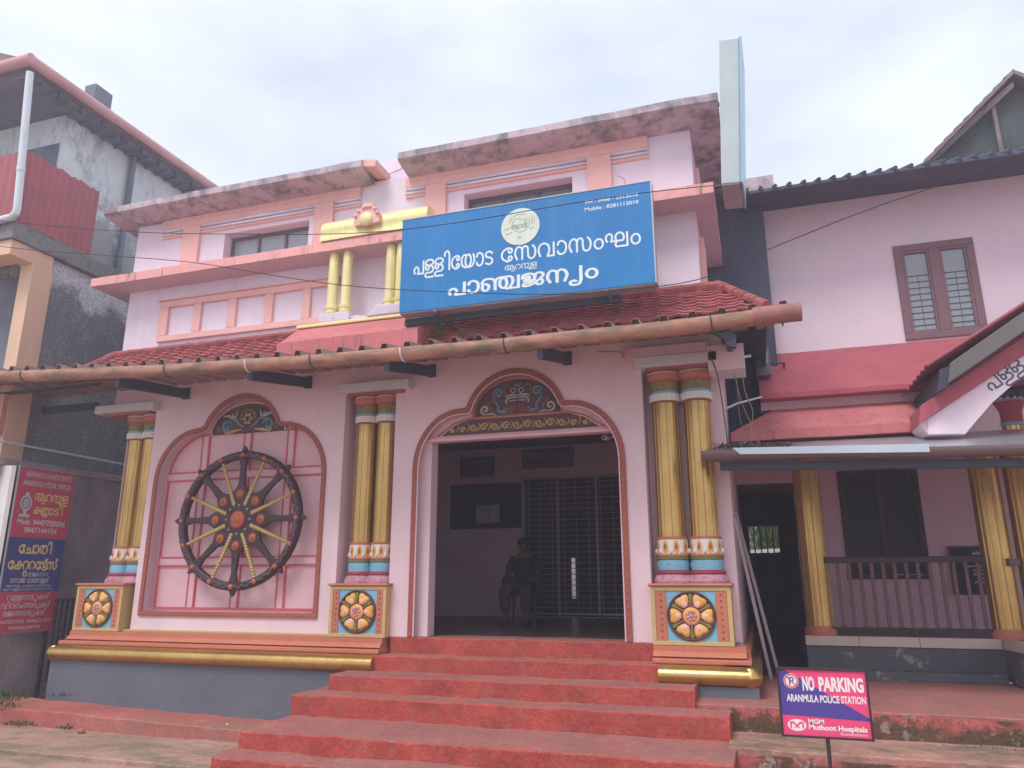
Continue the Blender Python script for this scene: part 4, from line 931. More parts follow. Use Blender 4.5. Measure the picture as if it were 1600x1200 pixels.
# crown carving over the wheel
cen = [(PXC + .575 * cos(t), 2.705 + .395 * sin(t)) for t in [pi * i / 24 for i in range(25)]]
yk = yr - .05
panW = MB().prism(cen, 'y', yk, yr + .001).build('carved_panel', M['black_brown'], H, bevel=.004)
MB().tube([(PXC + .59 * cos(t), yk - .002, 2.70 + .415 * sin(t)) for t in [pi * i / 30 for i in range(31)]], .013, 6).build('panel_rim', M['salmon'], panW, smooth=True)
wmb = MB(); bmb = MB(); omb = MB(); gmb = MB(); yy = yk - .006; c = PXC; z0 = 2.70
for s_ in (-1, 1):
    spiral(bmb, c + s_ * .33, z0 + .10, .085, 1.3, 0 if s_ < 0 else pi, yy, .018, -s_)
    curve3(bmb, [(c + s_ * .30, z0 + .19), (c + s_ * .20, z0 + .20), (c + s_ * .13, z0 + .12), (c + s_ * .04, z0 + .07)], yy, .016)
    for k in range(4): curve3(wmb, [(c + s_ * .20, z0 + .18), (c + s_ * (.20 + .05 * k), z0 + .25), (c + s_ * (.18 + .075 * k), z0 + .30 - .02 * k)], yy, .013)
    for k in range(3): curve3(gmb, [(c + s_ * .10, z0 + .05), (c + s_ * (.2 + .06 * k), z0 + .04 - .015 * k), (c + s_ * (.26 + .06 * k), z0 + .05)], yy, .012)
    spiral(omb, c + s_ * .455, z0 + .08, .045, 1.1, 0, yy, .012, s_)
    for k in range(5):
        a = pi / 2 + s_ * k * .36; omb.ball((c + .115 * cos(a), yy, z0 + .19 + .125 * sin(a)), .028, 7, 4)
for k in range(6): gmb.ball((c + .05 * cos(k * 1.047), yy - .01, z0 + .19 + .06 * sin(k * 1.047)), .026, 7, 4)
wmb.build('white_leaf', M['scrollwhite'], panW, smooth=True); bmb.build('blue_scroll', M['scrollblue'], panW, smooth=True)
omb.build('olive_bead', M['olive'], panW, smooth=True); gmb.build('amber_leaf', M['ochre'], panW, smooth=True)
# ------------------------------------------------------------------ the carved wheel
WX, WZ, WY = -6.31, 1.535, W + .02
wh = thing('carved_wheel', (WX, WY, WZ), 'big dark eight spoked wheel with copper bosses and gold beads in the arched wall panel', 'wheel ornament')
n = 72; V = []; F = []
prof = [(.925, 0), (.925, -.05), (.91, -.075), (.885, -.085), (.845, -.085), (.825, -.07), (.82, 0)]
for i in range(n):
    a = 2 * pi * i / n
    for r, y in prof: V.append((WX + r * cos(a), WY + y, WZ + .955 * r * sin(a)))
m = len(prof)
for i in range(n):
    for k in range(m): F.append((i * m + k, i * m + (k + 1) % m, ((i + 1) % n) * m + (k + 1) % m, ((i + 1) % n) * m + k))
MB().add(V, F).build('rim', M['wheel_dark'], wh, smooth=True)
# white scrolls on the rim
sc = MB()
for k in range(96):
    a = 2 * pi * (k + .5) / 96
    if k % 4 == 0: pass
    pts = []
    for j in range(10):
        t = j / 9; r = .875 + .024 * sin(2 * pi * t + (k % 2) * pi); aa = a + (t - .5) * .062; pts.append((WX + r * cos(aa), WY - .088, WZ + .955 * r * sin(aa)))
    sc.tube(pts, .0028, 4)
sc.build('rim_scroll', M['rimline'], wh)
ro = MB(); tp = MB()
for k in range(16):
    a = pi / 8 * k; ro = MB(); x, z = WX + .872 * cos(a), WZ + .833 * sin(a)
    ro.dome(x, z, .034, WY - .083, .022, 9, 3); ro.build('rim_boss', M['copper'], wh, smooth=True)
for k in range(8):
    a = pi / 4 * k; ca, sa = cos(a), sin(a)
    T = lambda u, v: (WX + u * ca - v * sa, WZ + .955 * (u * sa + v * ca))
    tp.prism([T(.925, -.045), T(.955, -.03), T(1.0, 0), T(.955, .03), T(.925, .045)], 'y', WY - .06, WY - .01)
    # spoke: narrow at the rim, swelling to a lozenge near the hub
    ol = [(.10, -.05), (.22, -.07), (.36, -.115), (.46, -.052), (.70, -.036), (.79, -.055), (.83, -.08), (.83, .08), (.79, .055), (.70, .036), (.46, .052), (.36, .115), (.22, .07), (.10, .05)]
    sp = MB().prism([T(*p) for p in ol], 'y', WY - .062, WY - .012).build('spoke', M['wheel_dark'], wh, bevel=.014)
    cx, cz = T(.345, 0)
    b = MB(); b.dome(cx, cz, .052, WY - .062, .020, 16, 4); b.dome(cx, cz, .024, WY - .078, .020, 12, 3)
    b.build('boss', M['copper'], sp, smooth=True)
    MB().tube([(cx + .056 * cos(2 * pi * i / 20), WY - .066, cz + .056 * sin(2 * pi * i / 20)) for i in range(21)], .007, 5, cap=False).build('boss_ring', M['brown'], sp, smooth=True)
tp.build('rim_point', M['wheel_dark'], wh, bevel=.006)
for k in range(8):
    a = pi / 4 * k + pi / 8; bs = MB(); nb = 15
    for j in range(nb):
        t = j / (nb - 1); r = .225 + t * .585; q = .033 - .009 * t
        bs.ball((WX + r * cos(a), WY - .045, WZ + .955 * r * sin(a)), q, 8, 5)
    bs.build('bead_string', M['bead'], wh, smooth=True)
MB().disc(WX, WZ, .215, WY - .06, WY - .012, 32).build('hub', M['wheel_dark'], wh, bevel=.01)
b = MB(); b.dome(WX, WZ, .108, WY - .06, .035, 26, 5); b.dome(WX, WZ, .060, WY - .088, .022, 20, 4); b.dome(WX, WZ, .026, WY - .106, .016, 12, 3)
b.build('hub_boss', M['copper'], wh, smooth=True)
MB().tube([(WX + .110 * cos(2 * pi * i / 28), WY - .068, WZ + .108 * sin(2 * pi * i / 28)) for i in range(29)], .009, 6, cap=False).build('hub_ring', M['maroon'], wh, smooth=True)
sdm = MB()
for k in range(8):
    a = pi / 4 * k + pi / 8 * 0; sdm.ball((WX + .18 * cos(a), WY - .064, WZ + .18 * sin(a)), .011, 7, 4)
sdm.build('hub_stud', M['signwhite'], wh, smooth=True)

# ------------------------------------------------------------------ tiled pent roof, part by part
RT = MB()
eY, eZ, tY, tZ = 7.50, 3.435, 8.10, 3.955
xl0, xl1, xr1, xr0 = -8.70, -8.98, -.20, .27
RT.hexa([(xl1, eY, eZ - .05), (xr0, eY, eZ - .05), (xr1, tY, tZ - .10), (xl0, tY, tZ - .10), (xl1, eY, eZ - .03), (xr0, eY, eZ - .03), (xr1, tY, tZ - .03), (xl0, tY, tZ - .03)])
roof = RT.build('tile_roof', M['red'], H)
dirv = Vector((0, tY - eY, tZ - eZ)); Ls = dirv.length; dirv.normalize(); nrm = Vector((0, -dirv.z, dirv.y))
cols, rows = 44, 9; cw = (xr0 - xl1) / cols; ch = Ls / rows
# one clay tile: shallow pan with a raised roll, slightly thick
def tile_mesh(cw, ch, seed):
    pr = [(-.5, .006), (-.36, .0), (-.1, .001), (.1, .003), (.2, .014), (.32, .018), (.42, .012), (.5, .004)]
    vs = []; rnd = random.Random(seed); off = rnd.uniform(-.003, .003)
    for t, lift in ((-.02, .017), (1.10, -.004)):
        for u, h in pr: vs.append(Vector((u * cw * 1.04, 0, 0)) + dirv * (t * ch) + nrm * (h + lift + off))
    for u, h in pr: vs.append(Vector((u * cw * 1.04, 0, 0)) + dirv * (-.02 * ch) + nrm * (h + off - .010))
    m = len(pr); fs = [(i, i + 1, m + i + 1, m + i) for i in range(m - 1)] + [(2 * m + i, 2 * m + i + 1, i + 1, i) for i in range(m - 1)]
    me = bpy.data.meshes.new('tile'); me.from_pydata([tuple(v) for v in vs], [], fs); me.materials.append(M['tile']); me.update(); return me
tm = [tile_mesh(cw, ch, k) for k in range(4)]
off = Vector(H['_loc'])
cnt = 0; rest = MB()
for c in reversed(range(cols)):
    for r in range(rows):
        t0 = r / rows
        x = xl1 + (c + .5) * cw
        xa = xl1 + (xl0 - xl1) * (t0 + .06); xb = xr0 + (xr1 - xr0) * (t0 + .06)
        if x < xa + .02 or x > xb - .02: continue
        if -5.36 < x < -3.56: continue
        cnt += 1
        if cnt > 290:
            mm = tm[random.randrange(4)]; pp = Vector((x, eY, eZ)) + dirv * (r * ch)
            rest.add([tuple(v.co + pp) for v in mm.vertices], [tuple(p.vertices) for p in mm.polygons]); continue
        o = bpy.data.objects.new('tile', tm[random.randrange(4)]); COL.objects.link(o); o.parent = roof
        p = Vector((x, eY, eZ)) + dirv * (r * ch) - off
        o.location = p + Vector((random.uniform(-.004, .004), 0, random.uniform(-.003, .003))); o.rotation_euler = (0, random.uniform(-.012, .012), random.uniform(-.012, .012))
if rest.v:
    o = rest.build('far_tiles', M['tile'], roof); o['kind'] = 'stuff'
# hip and ridge tiles
def ridge_run(a, b, n, r=.055):
    a = Vector(a); b = Vector(b)
    for i in range(n):
        p = a.lerp(b, i / n); q = a.lerp(b, (i + 1.12) / n)
        MB().tube([p, q], [r * 1.08, r * .92], 9).build('ridge_tile', M['tile'], roof, smooth=True)
ridge_run((xr0, eY, eZ + .02), (xr1, tY, tZ + .02), 5); ridge_run((xl1, eY, eZ + .02), (xl0, tY, tZ + .02), 5)
ridge_run((-3.5, tY - .02, tZ + .01), (-.2, tY - .02, tZ + .01), 13, .05); ridge_run((-8.7, tY - .02, tZ + .01), (-5.4, tY - .02, tZ + .01), 13, .045)
# thin right-side return of the hall roof, underside shade put into its dark colour
MB().hexa([(xr0, eY, eZ - .06), (xr0, 9.85, eZ - .06), (-.237, 9.85, tZ - .13), (-.237, 8.13, tZ - .13), (xr0, eY, eZ - .02), (xr0, 9.85, eZ - .02), (-.237, 9.85, tZ - .03), (-.237, 8.13, tZ - .03)]).build('side_slope', M['steel'], roof)
MB().box(-.36, .02, 7.98, 8.4, 2.96, 3.24).build('beam_end', M['pink'], H, bevel=.006)
MB().box(-1.25, -.36, 7.99, 8.119, 3.184, 3.30).build('beam_band', M['soffit'], H, bevel=.01)
MB().box(xl1 + .3, xr0 - .25, 7.45, 8.119, 3.18, 3.23).build('eave_soffit', M['soffit'], H) if False else None

# weeds growing from the tiles
def weed(x, y, z, h, n, label, spread=.10):
    t = thing('weed', (x, y, z), label, 'plant')
    s_ = MB(); lf = MB(); rnd = random.Random(int(x * 100))
    for i in range(n):
        a = rnd.uniform(0, 2 * pi); l = h * rnd.uniform(.6, 1); tip = Vector((x + cos(a) * spread * rnd.uniform(.3, 1), y + sin(a) * spread * .4 - .03, z + l))
        pts = [Vector((x, y, z)), Vector((x, y, z)).lerp(tip, .5) + Vector((0, 0, .03)), tip]; s_.tube(pts, .003, 4)
        for k in range(7):
            q = Vector((x, y, z)).lerp(tip, .25 + .75 * k / 6); b = rnd.uniform(0, 2 * pi); d = Vector((cos(b), sin(b), rnd.uniform(-.3, .4))) * h * .17; w_ = Vector((-sin(b), cos(b), .3)) * h * .045
            lf.add([q, q + d * .5 + w_, q + d, q + d * .5 - w_], [(0, 1, 2, 3)])
    s_.build('stem', M['leaf'], t); lf.build('foliage', M['leaf'], t)
weed(-3.30, 7.45, 3.42, .25, 9, 'larger green weed sprouting from the tiles under the blue signboard', .12)
weed(-2.98, 7.42, 3.38, .16, 6, 'smaller green weed beside the larger one on the red tiles', .07)

# ------------------------------------------------------------------ metal awning with the long gutter
AW = thing('metal_awning', (-4.5, 7.0, 3.2), 'long sloping metal awning with rusty orange gutter across the hall front', 'awning')
gx = [(-11.4, 3.44), (-9.33, 3.372), (-8.2, 3.30), (-7.19, 3.243), (-6.2, 3.20), (-5.33, 3.167), (-3.8, 3.125), (-2.23, 3.103), (-1.0, 3.104), (.25, 3.128)]
GY = 6.9
def gz(x):
    for (a, za), (b, zb_) in zip(gx, gx[1:]):
        if x <= b: return za + (zb_ - za) * (x - a) / (b - a)
    return gx[-1][1]
def gutter(x0, x1, R, mat, name, parent, n=60, a0=-.08, y=GY, zf=gz):
    V = []; F = []; k = 15
    for i in range(n + 1):
        x = x0 + (x1 - x0) * i / n; z = zf(x) + .004 * sin(x * 3.1)
        for r in (R, R - .008):
            for j in range(k): 
                a = pi * (1 + a0) + (pi * (1 - 2 * a0)) * j / (k - 1); V.append((x, y + r * cos(a), z + r * sin(a) + .02))
    m = 2 * k
    for i in range(n):
        for q in (0, k):
            for j in range(k - 1): F.append((i * m + q + j, i * m + q + j + 1, (i + 1) * m + q + j + 1, (i + 1) * m + q + j))
        F.append((i * m, i * m + k, (i + 1) * m + k, (i + 1) * m)); F.append((i * m + k - 1, i * m + 2 * k - 1, (i + 1) * m + 2 * k - 1, (i + 1) * m + k - 1))
    for i in (0, n):
        for j in range(k - 1): F.append((i * m + j, i * m + j + 1, i * m + k + j + 1, i * m + k + j))
    return MB().add(V, F).build(name, mat, parent, smooth=True)
gutter(-11.4, .16, .086, M['gutter'], 'gutter', AW, a0=-.18)
gutter(.12, .545, .088, M['gutter_end'], 'pipe_end', AW, n=6, a0=-.42)
for x, mt in ((-8.85, 'steel'), (-6.55, 'steel'), (-5.40, 'cap'), (-4.55, 'steel'), (-3.44, 'cap'), (-2.28, 'steel'), (-.235, 'steel')):
    z = gz(x) + .02; pts = [(x + .02 * (t - 1), GY + .092 * cos(pi * (1 - .12 + 1.24 * t)), z + .092 * sin(pi * (1 - .12 + 1.24 * t))) for t in [i / 14 for i in range(15)]]
    MB().tube(pts, .007 if mt == 'steel' else .010, 6).build('gutter_strap', M[mt], AW)
# corrugated sheets: trapezoid ribs
V = []; F = []; xs_ = []; pitch = .272; x = -11.5; prof = []
while x < .32:
    prof += [(x, 0), (x + .150, 0), (x + .172, .062), (x + .222, .062), (x + .246, 0)]; x += pitch
def wz(x): return 3.42
for y, t in ((GY - .02, 0), (8.12, 1)):
    for dz in (0, -.006):
        for px, h in prof:
            z = (gz(px) + .084) * (1 - t) + wz(px) * t; V.append((px, y, z + h + dz))
m = len(prof)
for i in range(m - 1):
    F.append((i, i + 1, 2 * m + i + 1, 2 * m + i)); F.append((m + i, m + i + 1, 3 * m + i + 1, 3 * m + i)); F.append((i, i + 1, m + i + 1, m + i))
MB().add(V, F).build('corrugated_sheet', M['sheet'], AW)
# cantilever beams under the sheets
for x in (-7.36, -5.42, -3.665, -1.944, -.12):
    xx = x; zf_ = gz(xx) - .03; zw = 3.34 if x < -.5 else 3.30
    MB().hexa([(xx - .03, GY + .02, zf_ - .13), (xx + .03, GY + .02, zf_ - .13), (xx + .03, 8.10, zw - .13), (xx - .03, 8.10, zw - .13), (xx - .03, GY + .02, zf_), (xx + .03, GY + .02, zf_), (xx + .03, 8.10, zw), (xx - .03, 8.10, zw)]).build('beam', M['steel'], AW)
    if x < -.5: MB().box(xx - .05, xx + .05, 8.085, 8.112, zw - .14, zw + .02).build('wall_plate', M['steel'], AW)
MB().box(-11.4, -8.9, 8.04, 8.10, 3.16, 3.26).build('beam', M['steel'], AW)
MB().box(-11.4, -8.2, 7.42, 7.46, 3.30, 3.34).build('purlin', M['steel'], AW)
MB().prism([(-.27, 3.06), (-.16, 2.98), (-.12, 2.90), (-.05, 2.88), (-.04, 3.0), (-.10, 3.05)], 'y', 6.93, 7.0).build('end_bracket', M['steel'], AW)

# ------------------------------------------------------------------ blue signboard
BS = thing('signboard', (-2.25, 7.25, 3.74), 'wide blue signboard with white lettering and a pale round emblem over the hall entrance', 'sign')
x0, x1, z0, z1, y = -3.715, -.785, 3.745, 4.915, 7.25
MB().box(x0, x1, y + .012, y + .15, z0, z1).build('box', M['frame_grey'], BS, bevel=.004)
MB().box(x0 + .006, x1 - .006, y, y + .0115, z0 + .006, z1 - .006).build('face', M['bluesign'], BS)
MB().box(x0 + .01, x1 - .012, y + .012, y + .17, z0 - .012, z0 - .001).build('underside', M['signbrown'], BS)
mb = MB(); mb.box(x0, x1, y - .006, y + .01, z1 - .006, z1 + .006); mb.box(x1 - .006, x1 + .008, y - .006, y + .15, z0, z1); mb.build('edge_trim', M['frame_grey'], BS)
MB().box(x0 - .0, x1 - .4, y + .16, y + .20, z0 - .10, z0 - .02).build('rail', M['steel'], BS)
for x in (-3.26, -1.30):
    mb = MB(); mb.tube([(x, y + .02, z0 - .04), (x + .03, y + .3, z0 - .06), (x + .08, y + .62, z0 - .14)], .022, 8); mb.ball((x, y + .01, z0 - .03), .03, 8, 5); mb.build('bracket', M['steelgrey'], BS, smooth=True)
for x in (-3.5, -2.4, -1.0):
    MB().box(x - .02, x + .02, y + .15, 8.11, z1 - .30, z1 - .26).build('stay', M['steel'], BS)
pl = on_y(y - .0012)
write_ml('pa lla lla i ee ya aa ta', -3.535, 4.200, -2.575, .155, .022, pl).build('lettering', M['letter'], BS)
write_ml('ee sa va aa sa m gha m', -2.465, 4.205, -.925, .155, .022, pl).build('lettering', M['letter'], BS)
write_ml('A ra nma u lla', -2.425, 4.098, -2.065, .055, .0085, pl).build('lettering', M['letter'], BS)
mb = write_ml('pa aa nca ja na yy m', -3.09, 3.885, -1.395, .140, .024, pl, wx=1.55)
mb.build('lettering', M['letter'], BS)
write_en('PH : 0468 - 2313010', -1.50, 4.758, -.925, .042, pl, None, .012).build('lettering', M['letter'], BS); write_en('Mobile : 8281113010', -1.51, 4.672, -.925, .042, pl, None, .012).build('lettering', M['letter'], BS)
EMX = .10
em = MB().disc(-2.247, 4.603, .225, y - .008, y + .002, 48).build('emblem', M['emblem'], BS, bevel=.002)
mb = MB(); ple = lambda u, v, l: (u + EMX, y - .0092 - l, v)
for pts in ([(-2.45, 4.60), (-2.42, 4.69), (-2.36, 4.70), (-2.30, 4.67), (-2.27, 4.60)], [(-2.45, 4.60), (-2.40, 4.55), (-2.33, 4.535), (-2.27, 4.56), (-2.25, 4.60)], [(-2.48, 4.66), (-2.44, 4.72), (-2.36, 4.755), (-2.28, 4.74)]):
    ribbon(mb, [tuple(v) for v in cat_rom([Vector((a, b, 0)) for a, b in pts], 5)], .006, ple)
write_ml('A ra nma', -2.44, 4.585, -2.27, .045, .007, ple, mb)
for a, b, c_, d in ((-2.53, 4.585, -2.47, 4.60), (-2.52, 4.525, -2.44, 4.545), (-2.24, 4.56, -2.18, 4.568), (-2.38, 4.47, -2.33, 4.472)): ribbon(mb, [(a, b), (c_, d)], .006, ple)
for i in range(7): ribbon(mb, [(-2.29 + .018 * i, 4.60 + .01 * (i % 3)), (-2.29 + .018 * i, 4.70 + .02 * (i % 2))], .0035, ple)
mb.build('emblem_mark', M['emblem_ink'], em)

# ------------------------------------------------------------------ tall side sign seen edge-on
TS = thing('tall_side_sign', (.03, 7.34, 4.8), 'tall narrow pale blue box sign seen edge on at the hall corner', 'sign')
V = [(-.066, 7.34, 4.8), (.124, 7.37, 4.8), (.146, 7.95, 4.8), (-.052, 7.92, 4.8), (.031, 7.34, 6.545), (.243, 7.37, 6.545), (.268, 7.95, 6.545), (.045, 7.92, 6.545)]
MB().hexa(V).build('box', M['paleblue'], TS, bevel=.008)
V2 = [(.126, 7.35, 4.80), (.152, 7.352, 4.78), (.172, 7.96, 4.78), (.148, 7.96, 4.80), (.245, 7.35, 6.55), (.270, 7.352, 6.55), (.292, 7.96, 6.55), (.270, 7.96, 6.55)]
MB().hexa(V2).build('side_face', M['blueedge'], TS)
MB().hexa([(-.058, 7.35, 4.785), (.122, 7.38, 4.785), (.14, 7.93, 4.785), (-.045, 7.91, 4.785), (-.058, 7.35, 4.798), (.122, 7.38, 4.798), (.14, 7.93, 4.798), (-.045, 7.91, 4.798)]).build('underside', M['signbrown'], TS)
mb = MB(); mb.box(-.155, -.05, 7.76, 7.80, 5.0, 5.04); mb.box(-.155, -.02, 7.85, 7.89, 6.08, 6.12); mb.build('bracket', M['steel'], TS)

# ------------------------------------------------------------------ overhead wires
def wire(pts, name, label, r=.0045, mat='cable', group=None):
    P = cat_rom([Vector(p) for p in pts], 6); o = MB().tube(P, r, 5).build(name, M[mat]); return tag(o, label, 'cable', group)
wire([(-12, 6.3, 6.05), (-9.013, 6.3, 5.293), (-6.852, 6.3, 4.807), (-5.021, 6.3, 4.494), (-3.734, 6.3, 4.312), (-2.716, 6.3, 4.255), (-1.521, 6.3, 4.268), (-.786, 6.3, 4.264), (-.15, 7.72, 5.0)], 'overhead_cable', 'thin black cable drooping past the gilt barrel and across the emblem')
wire([(-12, 6.3, 5.7), (-8.926, 6.3, 4.92), (-7.297, 6.3, 4.572), (-5.855, 6.3, 4.272), (-4.559, 6.3, 3.915), (-3.7, 6.3, 3.703), (-2.7, 6.3, 3.522), (-1.724, 6.3, 3.375), (-1.119, 6.3, 3.332), (-.321, 6.3, 3.34), (.284, 6.3, 3.54), (1.068, 6.3, 3.776), (1.709, 6.3, 3.93), (2.278, 6.3, 4.097), (4, 6.3, 4.6)], 'overhead_cable', 'long thin cable sagging low under the blue signboard and rising across the pink neighbour')
# ------------------------------------------------------------------ inside the hall
YB = 12.8
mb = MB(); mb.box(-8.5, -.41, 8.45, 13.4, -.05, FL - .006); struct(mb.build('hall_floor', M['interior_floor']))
mb = MB(); mb.box(-5.95, -5.80, 8.572, YB, FL - .004, 3.3); mb.box(-.95, -.80, 8.572, YB, FL - .004, 3.3); mb.build('inner_wall', M['interior'], H)
wall_holes(-5.80, -.95, FL - .004, 3.3, YB, YB + .12, [(-3.93, -1.4, FL + .01, 2.54)]).build('inner_wall', M['interior'], H)
MB().box(-8.49, -.42, 8.573, 13.35, 3.302, 3.40).build('ceiling', M['interior'], H)
MB().box(-5.79, -.96, 12.35, YB - .002, 3.11, 3.30).build('ceiling_beam', M['interior_dark'], H)
# room beyond the grille, with a narrow lit slit at its rear
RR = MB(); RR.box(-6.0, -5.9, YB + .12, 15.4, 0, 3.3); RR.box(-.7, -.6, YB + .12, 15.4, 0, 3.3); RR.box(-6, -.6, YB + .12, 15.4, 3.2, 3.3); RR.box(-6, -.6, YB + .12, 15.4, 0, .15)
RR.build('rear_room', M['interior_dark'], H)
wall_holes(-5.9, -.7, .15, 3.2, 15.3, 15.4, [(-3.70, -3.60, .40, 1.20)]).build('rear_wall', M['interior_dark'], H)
tag(MB().box(-6, 0, 17.6, 17.8, -.5, 2.2).build('slit_backing', M['cap']), 'pale wall added behind the slit beyond the hall grille to make it look lit', 'wall')  # added pale wall that gives the slit its brightness
GR = thing('grille_gate', (-2.9, YB - .04, FL), 'folding steel grille gate of thin bars inside the dark hall', 'gate')
yg = YB - .05
mb = MB()
for x in (-3.93, -3.29, -2.60, -1.95, -1.42): mb = MB().box(x - .022, x + .022, yg - .015, yg + .02, FL, 2.54).build('post', M['grille'], GR)
for z in (FL + .06, 2.52): MB().box(-3.93, -1.42, yg - .02, yg + .022, z - .018, z + .018).build('rail', M['grille'], GR)
for k in range(25):
    z = FL + .16 + k * .092; MB().tube([(-3.91, yg, z), (-1.44, yg, z)], .006 if k % 2 else .009, 5).build('bar', M['grille'], GR)
for k in range(12):
    x = -3.93 + .215 * (k + .5)
    MB().tube([(x, yg - .008, FL + .08), (x, yg - .008, 2.5)], .007, 5).build('upright_bar', M['grille'], GR)
NB = thing('notice_board', (-4.65, YB - .03, 2.06), 'black notice board with a pale paper pinned on it inside the hall', 'notice board')
MB().box(-5.33, -3.97, YB - .035, YB - .005, 1.665, 2.47).build('board', M['board'], NB, bevel=.004)
MB().box(-4.82, -4.60, YB - .042, YB - .0355, 1.76, 2.08).build('paper', M['paper'], NB); MB().box(-4.585, -4.38, YB - .042, YB - .0355, 1.765, 2.085).build('paper', M['paper'], NB)
for (a, b, c, d, lab, q) in ((-5.16, -4.47, 2.60, 2.98, 'small framed notice with pale lettering above the black notice board', 0), (-3.95, -2.99, 2.71, 3.06, 'long framed picture of a snake boat above the grille gate', 1)):
    t = thing('framed_picture', ((a + b) / 2, YB - .02, c), lab, 'picture')
    MB().box(a, b, YB - .03, YB - .004, c, d).build('frame', M['interior_dark'], t, bevel=.003)
    MB().box(a + .03, b - .03, YB - .034, YB - .0305, c + .03, d - .03).build('print', M['steelgrey'] if q else M['board'], t)
    mb = MB(); plq = on_y(YB - .0352)
    if q:
        ribbon(mb, [tuple(v) for v in cat_rom([Vector(p + (0,)) for p in ((a + .08, c + .20), (a + .12, c + .11), (a + .3, c + .085), (b - .3, c + .085), (b - .13, c + .12), (b - .09, c + .26))], 5)], .018, plq)
        for k in range(8): ribbon(mb, [(a + .25 + k * .06, c + .09), (a + .24 + k * .06, c + .15)], .01, plq)
        mb.build('boat_drawing', M['black'], t)
    else:
        for r_ in range(3):
            for k in range(9): ribbon(mb, [(a + .07 + k * .062, c + .09 + r_ * .09), (a + .11 + k * .062, c + .09 + r_ * .09 + (.02 if (k + r_) % 2 else 0))], .035 if r_ == 2 else .02, plq)
        mb.build('print_lines', M['steelgrey'], t)
CB = thing('cupboard', (-5.6, 11.5, FL), 'low dark cupboard standing by the inner side wall of the hall', 'cupboard')
MB().box(-5.78, -5.42, 11.2, 11.9, FL, 1.35).build('body', M['darkwood'], CB, bevel=.006); MB().box(-5.79, -5.38, 11.17, 11.93, 1.352, 1.39).build('top', M['wood'], CB)
mb = MB(); mb.box(-5.42, -5.405, 11.22, 11.54, FL + .05, 1.32); mb.build('door', M['wood'], CB)
CC = thing('security_camera', (-1.60, 8.5, 2.40), 'small white bullet camera fixed inside the top corner of the entrance', 'camera')
mb = MB(); mb.tube([(-1.60, 8.40, 2.375), (-1.58, 8.52, 2.385)], .028, 12); mb.build('body', M['signwhite'], CC, smooth=True)
MB().tube([(-1.602, 8.392, 2.374), (-1.60, 8.40, 2.375)], .020, 12).build('lens', M['board'], CC)
MB().tube([(-1.58, 8.52, 2.385), (-1.52, 8.56, 2.41), (-1.44, 8.57, 2.415)], .008, 6).build('arm', M['signwhite'], CC)

# seated person
def skin_body(name, joints, edges, radii, mat, parent, root=0, sub=2):
    me = bpy.data.meshes.new(name); off = Vector(parent['_loc'])
    me.from_pydata([tuple(Vector(j) - off) for j in joints], edges, []); me.materials.append(mat)
    o = bpy.data.objects.new(name, me); COL.objects.link(o)
    sk = o.modifiers.new('skin', 'SKIN'); sk.use_smooth_shade = True
    for i, r in enumerate(radii):
        v = me.skin_vertices[0].data[i]; v.radius = r if isinstance(r, tuple) else (r, r); v.use_root = (i == root)
    s_ = o.modifiers.new('sub', 'SUBSURF'); s_.levels = sub; s_.render_levels = sub
    bpy.context.view_layer.update(); dg = bpy.context.evaluated_depsgraph_get()
    m2 = bpy.data.meshes.new_from_object(o.evaluated_get(dg)); bpy.data.objects.remove(o); bpy.data.meshes.remove(me)
    for p in m2.polygons: p.use_smooth = True
    o = bpy.data.objects.new(name, m2); COL.objects.link(o); o.parent = parent; m2.materials.clear(); m2.materials.append(mat); return o
PX, PY = -3.30, 10.75
PE = thing('person', (PX, PY, FL), 'seated man in dark clothes on a chair inside the hall doorway', 'person')
sh = 1.055
J = [(PX, PY, .70), (PX, PY + .02, .86), (PX, PY, 1.00), (PX, PY - .01, 1.10), (PX, PY - .03, 1.17), (PX, PY - .05, 1.255), (PX, PY - .05, 1.325),
     (PX - .17, PY, sh), (PX - .235, PY - .05, .84), (PX - .20, PY - .27, .76), (PX - .15, PY - .36, .765),
     (PX + .17, PY, sh), (PX + .235, PY - .05, .84), (PX + .20, PY - .27, .76), (PX + .13, PY - .36, .765),
     (PX - .10, PY - .05, .68), (PX - .16, PY - .44, .66), (PX - .15, PY - .40, .26), (PX - .15, PY - .42, .20), (PX - .17, PY - .56, .185),
     (PX + .10, PY - .05, .68), (PX + .16, PY - .44, .66), (PX + .15, PY - .40, .26), (PX + .15, PY - .42, .20), (PX + .17, PY - .56, .185)]
E_ = [(0, 1), (1, 2), (2, 3), (3, 4), (4, 5), (5, 6), (3, 7), (7, 8), (8, 9), (9, 10), (3, 11), (11, 12), (12, 13), (13, 14), (0, 15), (15, 16), (16, 17), (17, 18), (18, 19), (0, 20), (20, 21), (21, 22), (22, 23), (23, 24)]
R_ = [(.15, .11), (.135, .10), (.15, .105), (.10, .08), .048, (.078, .092), (.062, .075), .062, .045, .036, .028, .062, .045, .036, .028, .085, .062, .040, .036, .026, .085, .062, .040, .036, .026]
skin_body('body', J, E_, R_, M['skin'], PE)
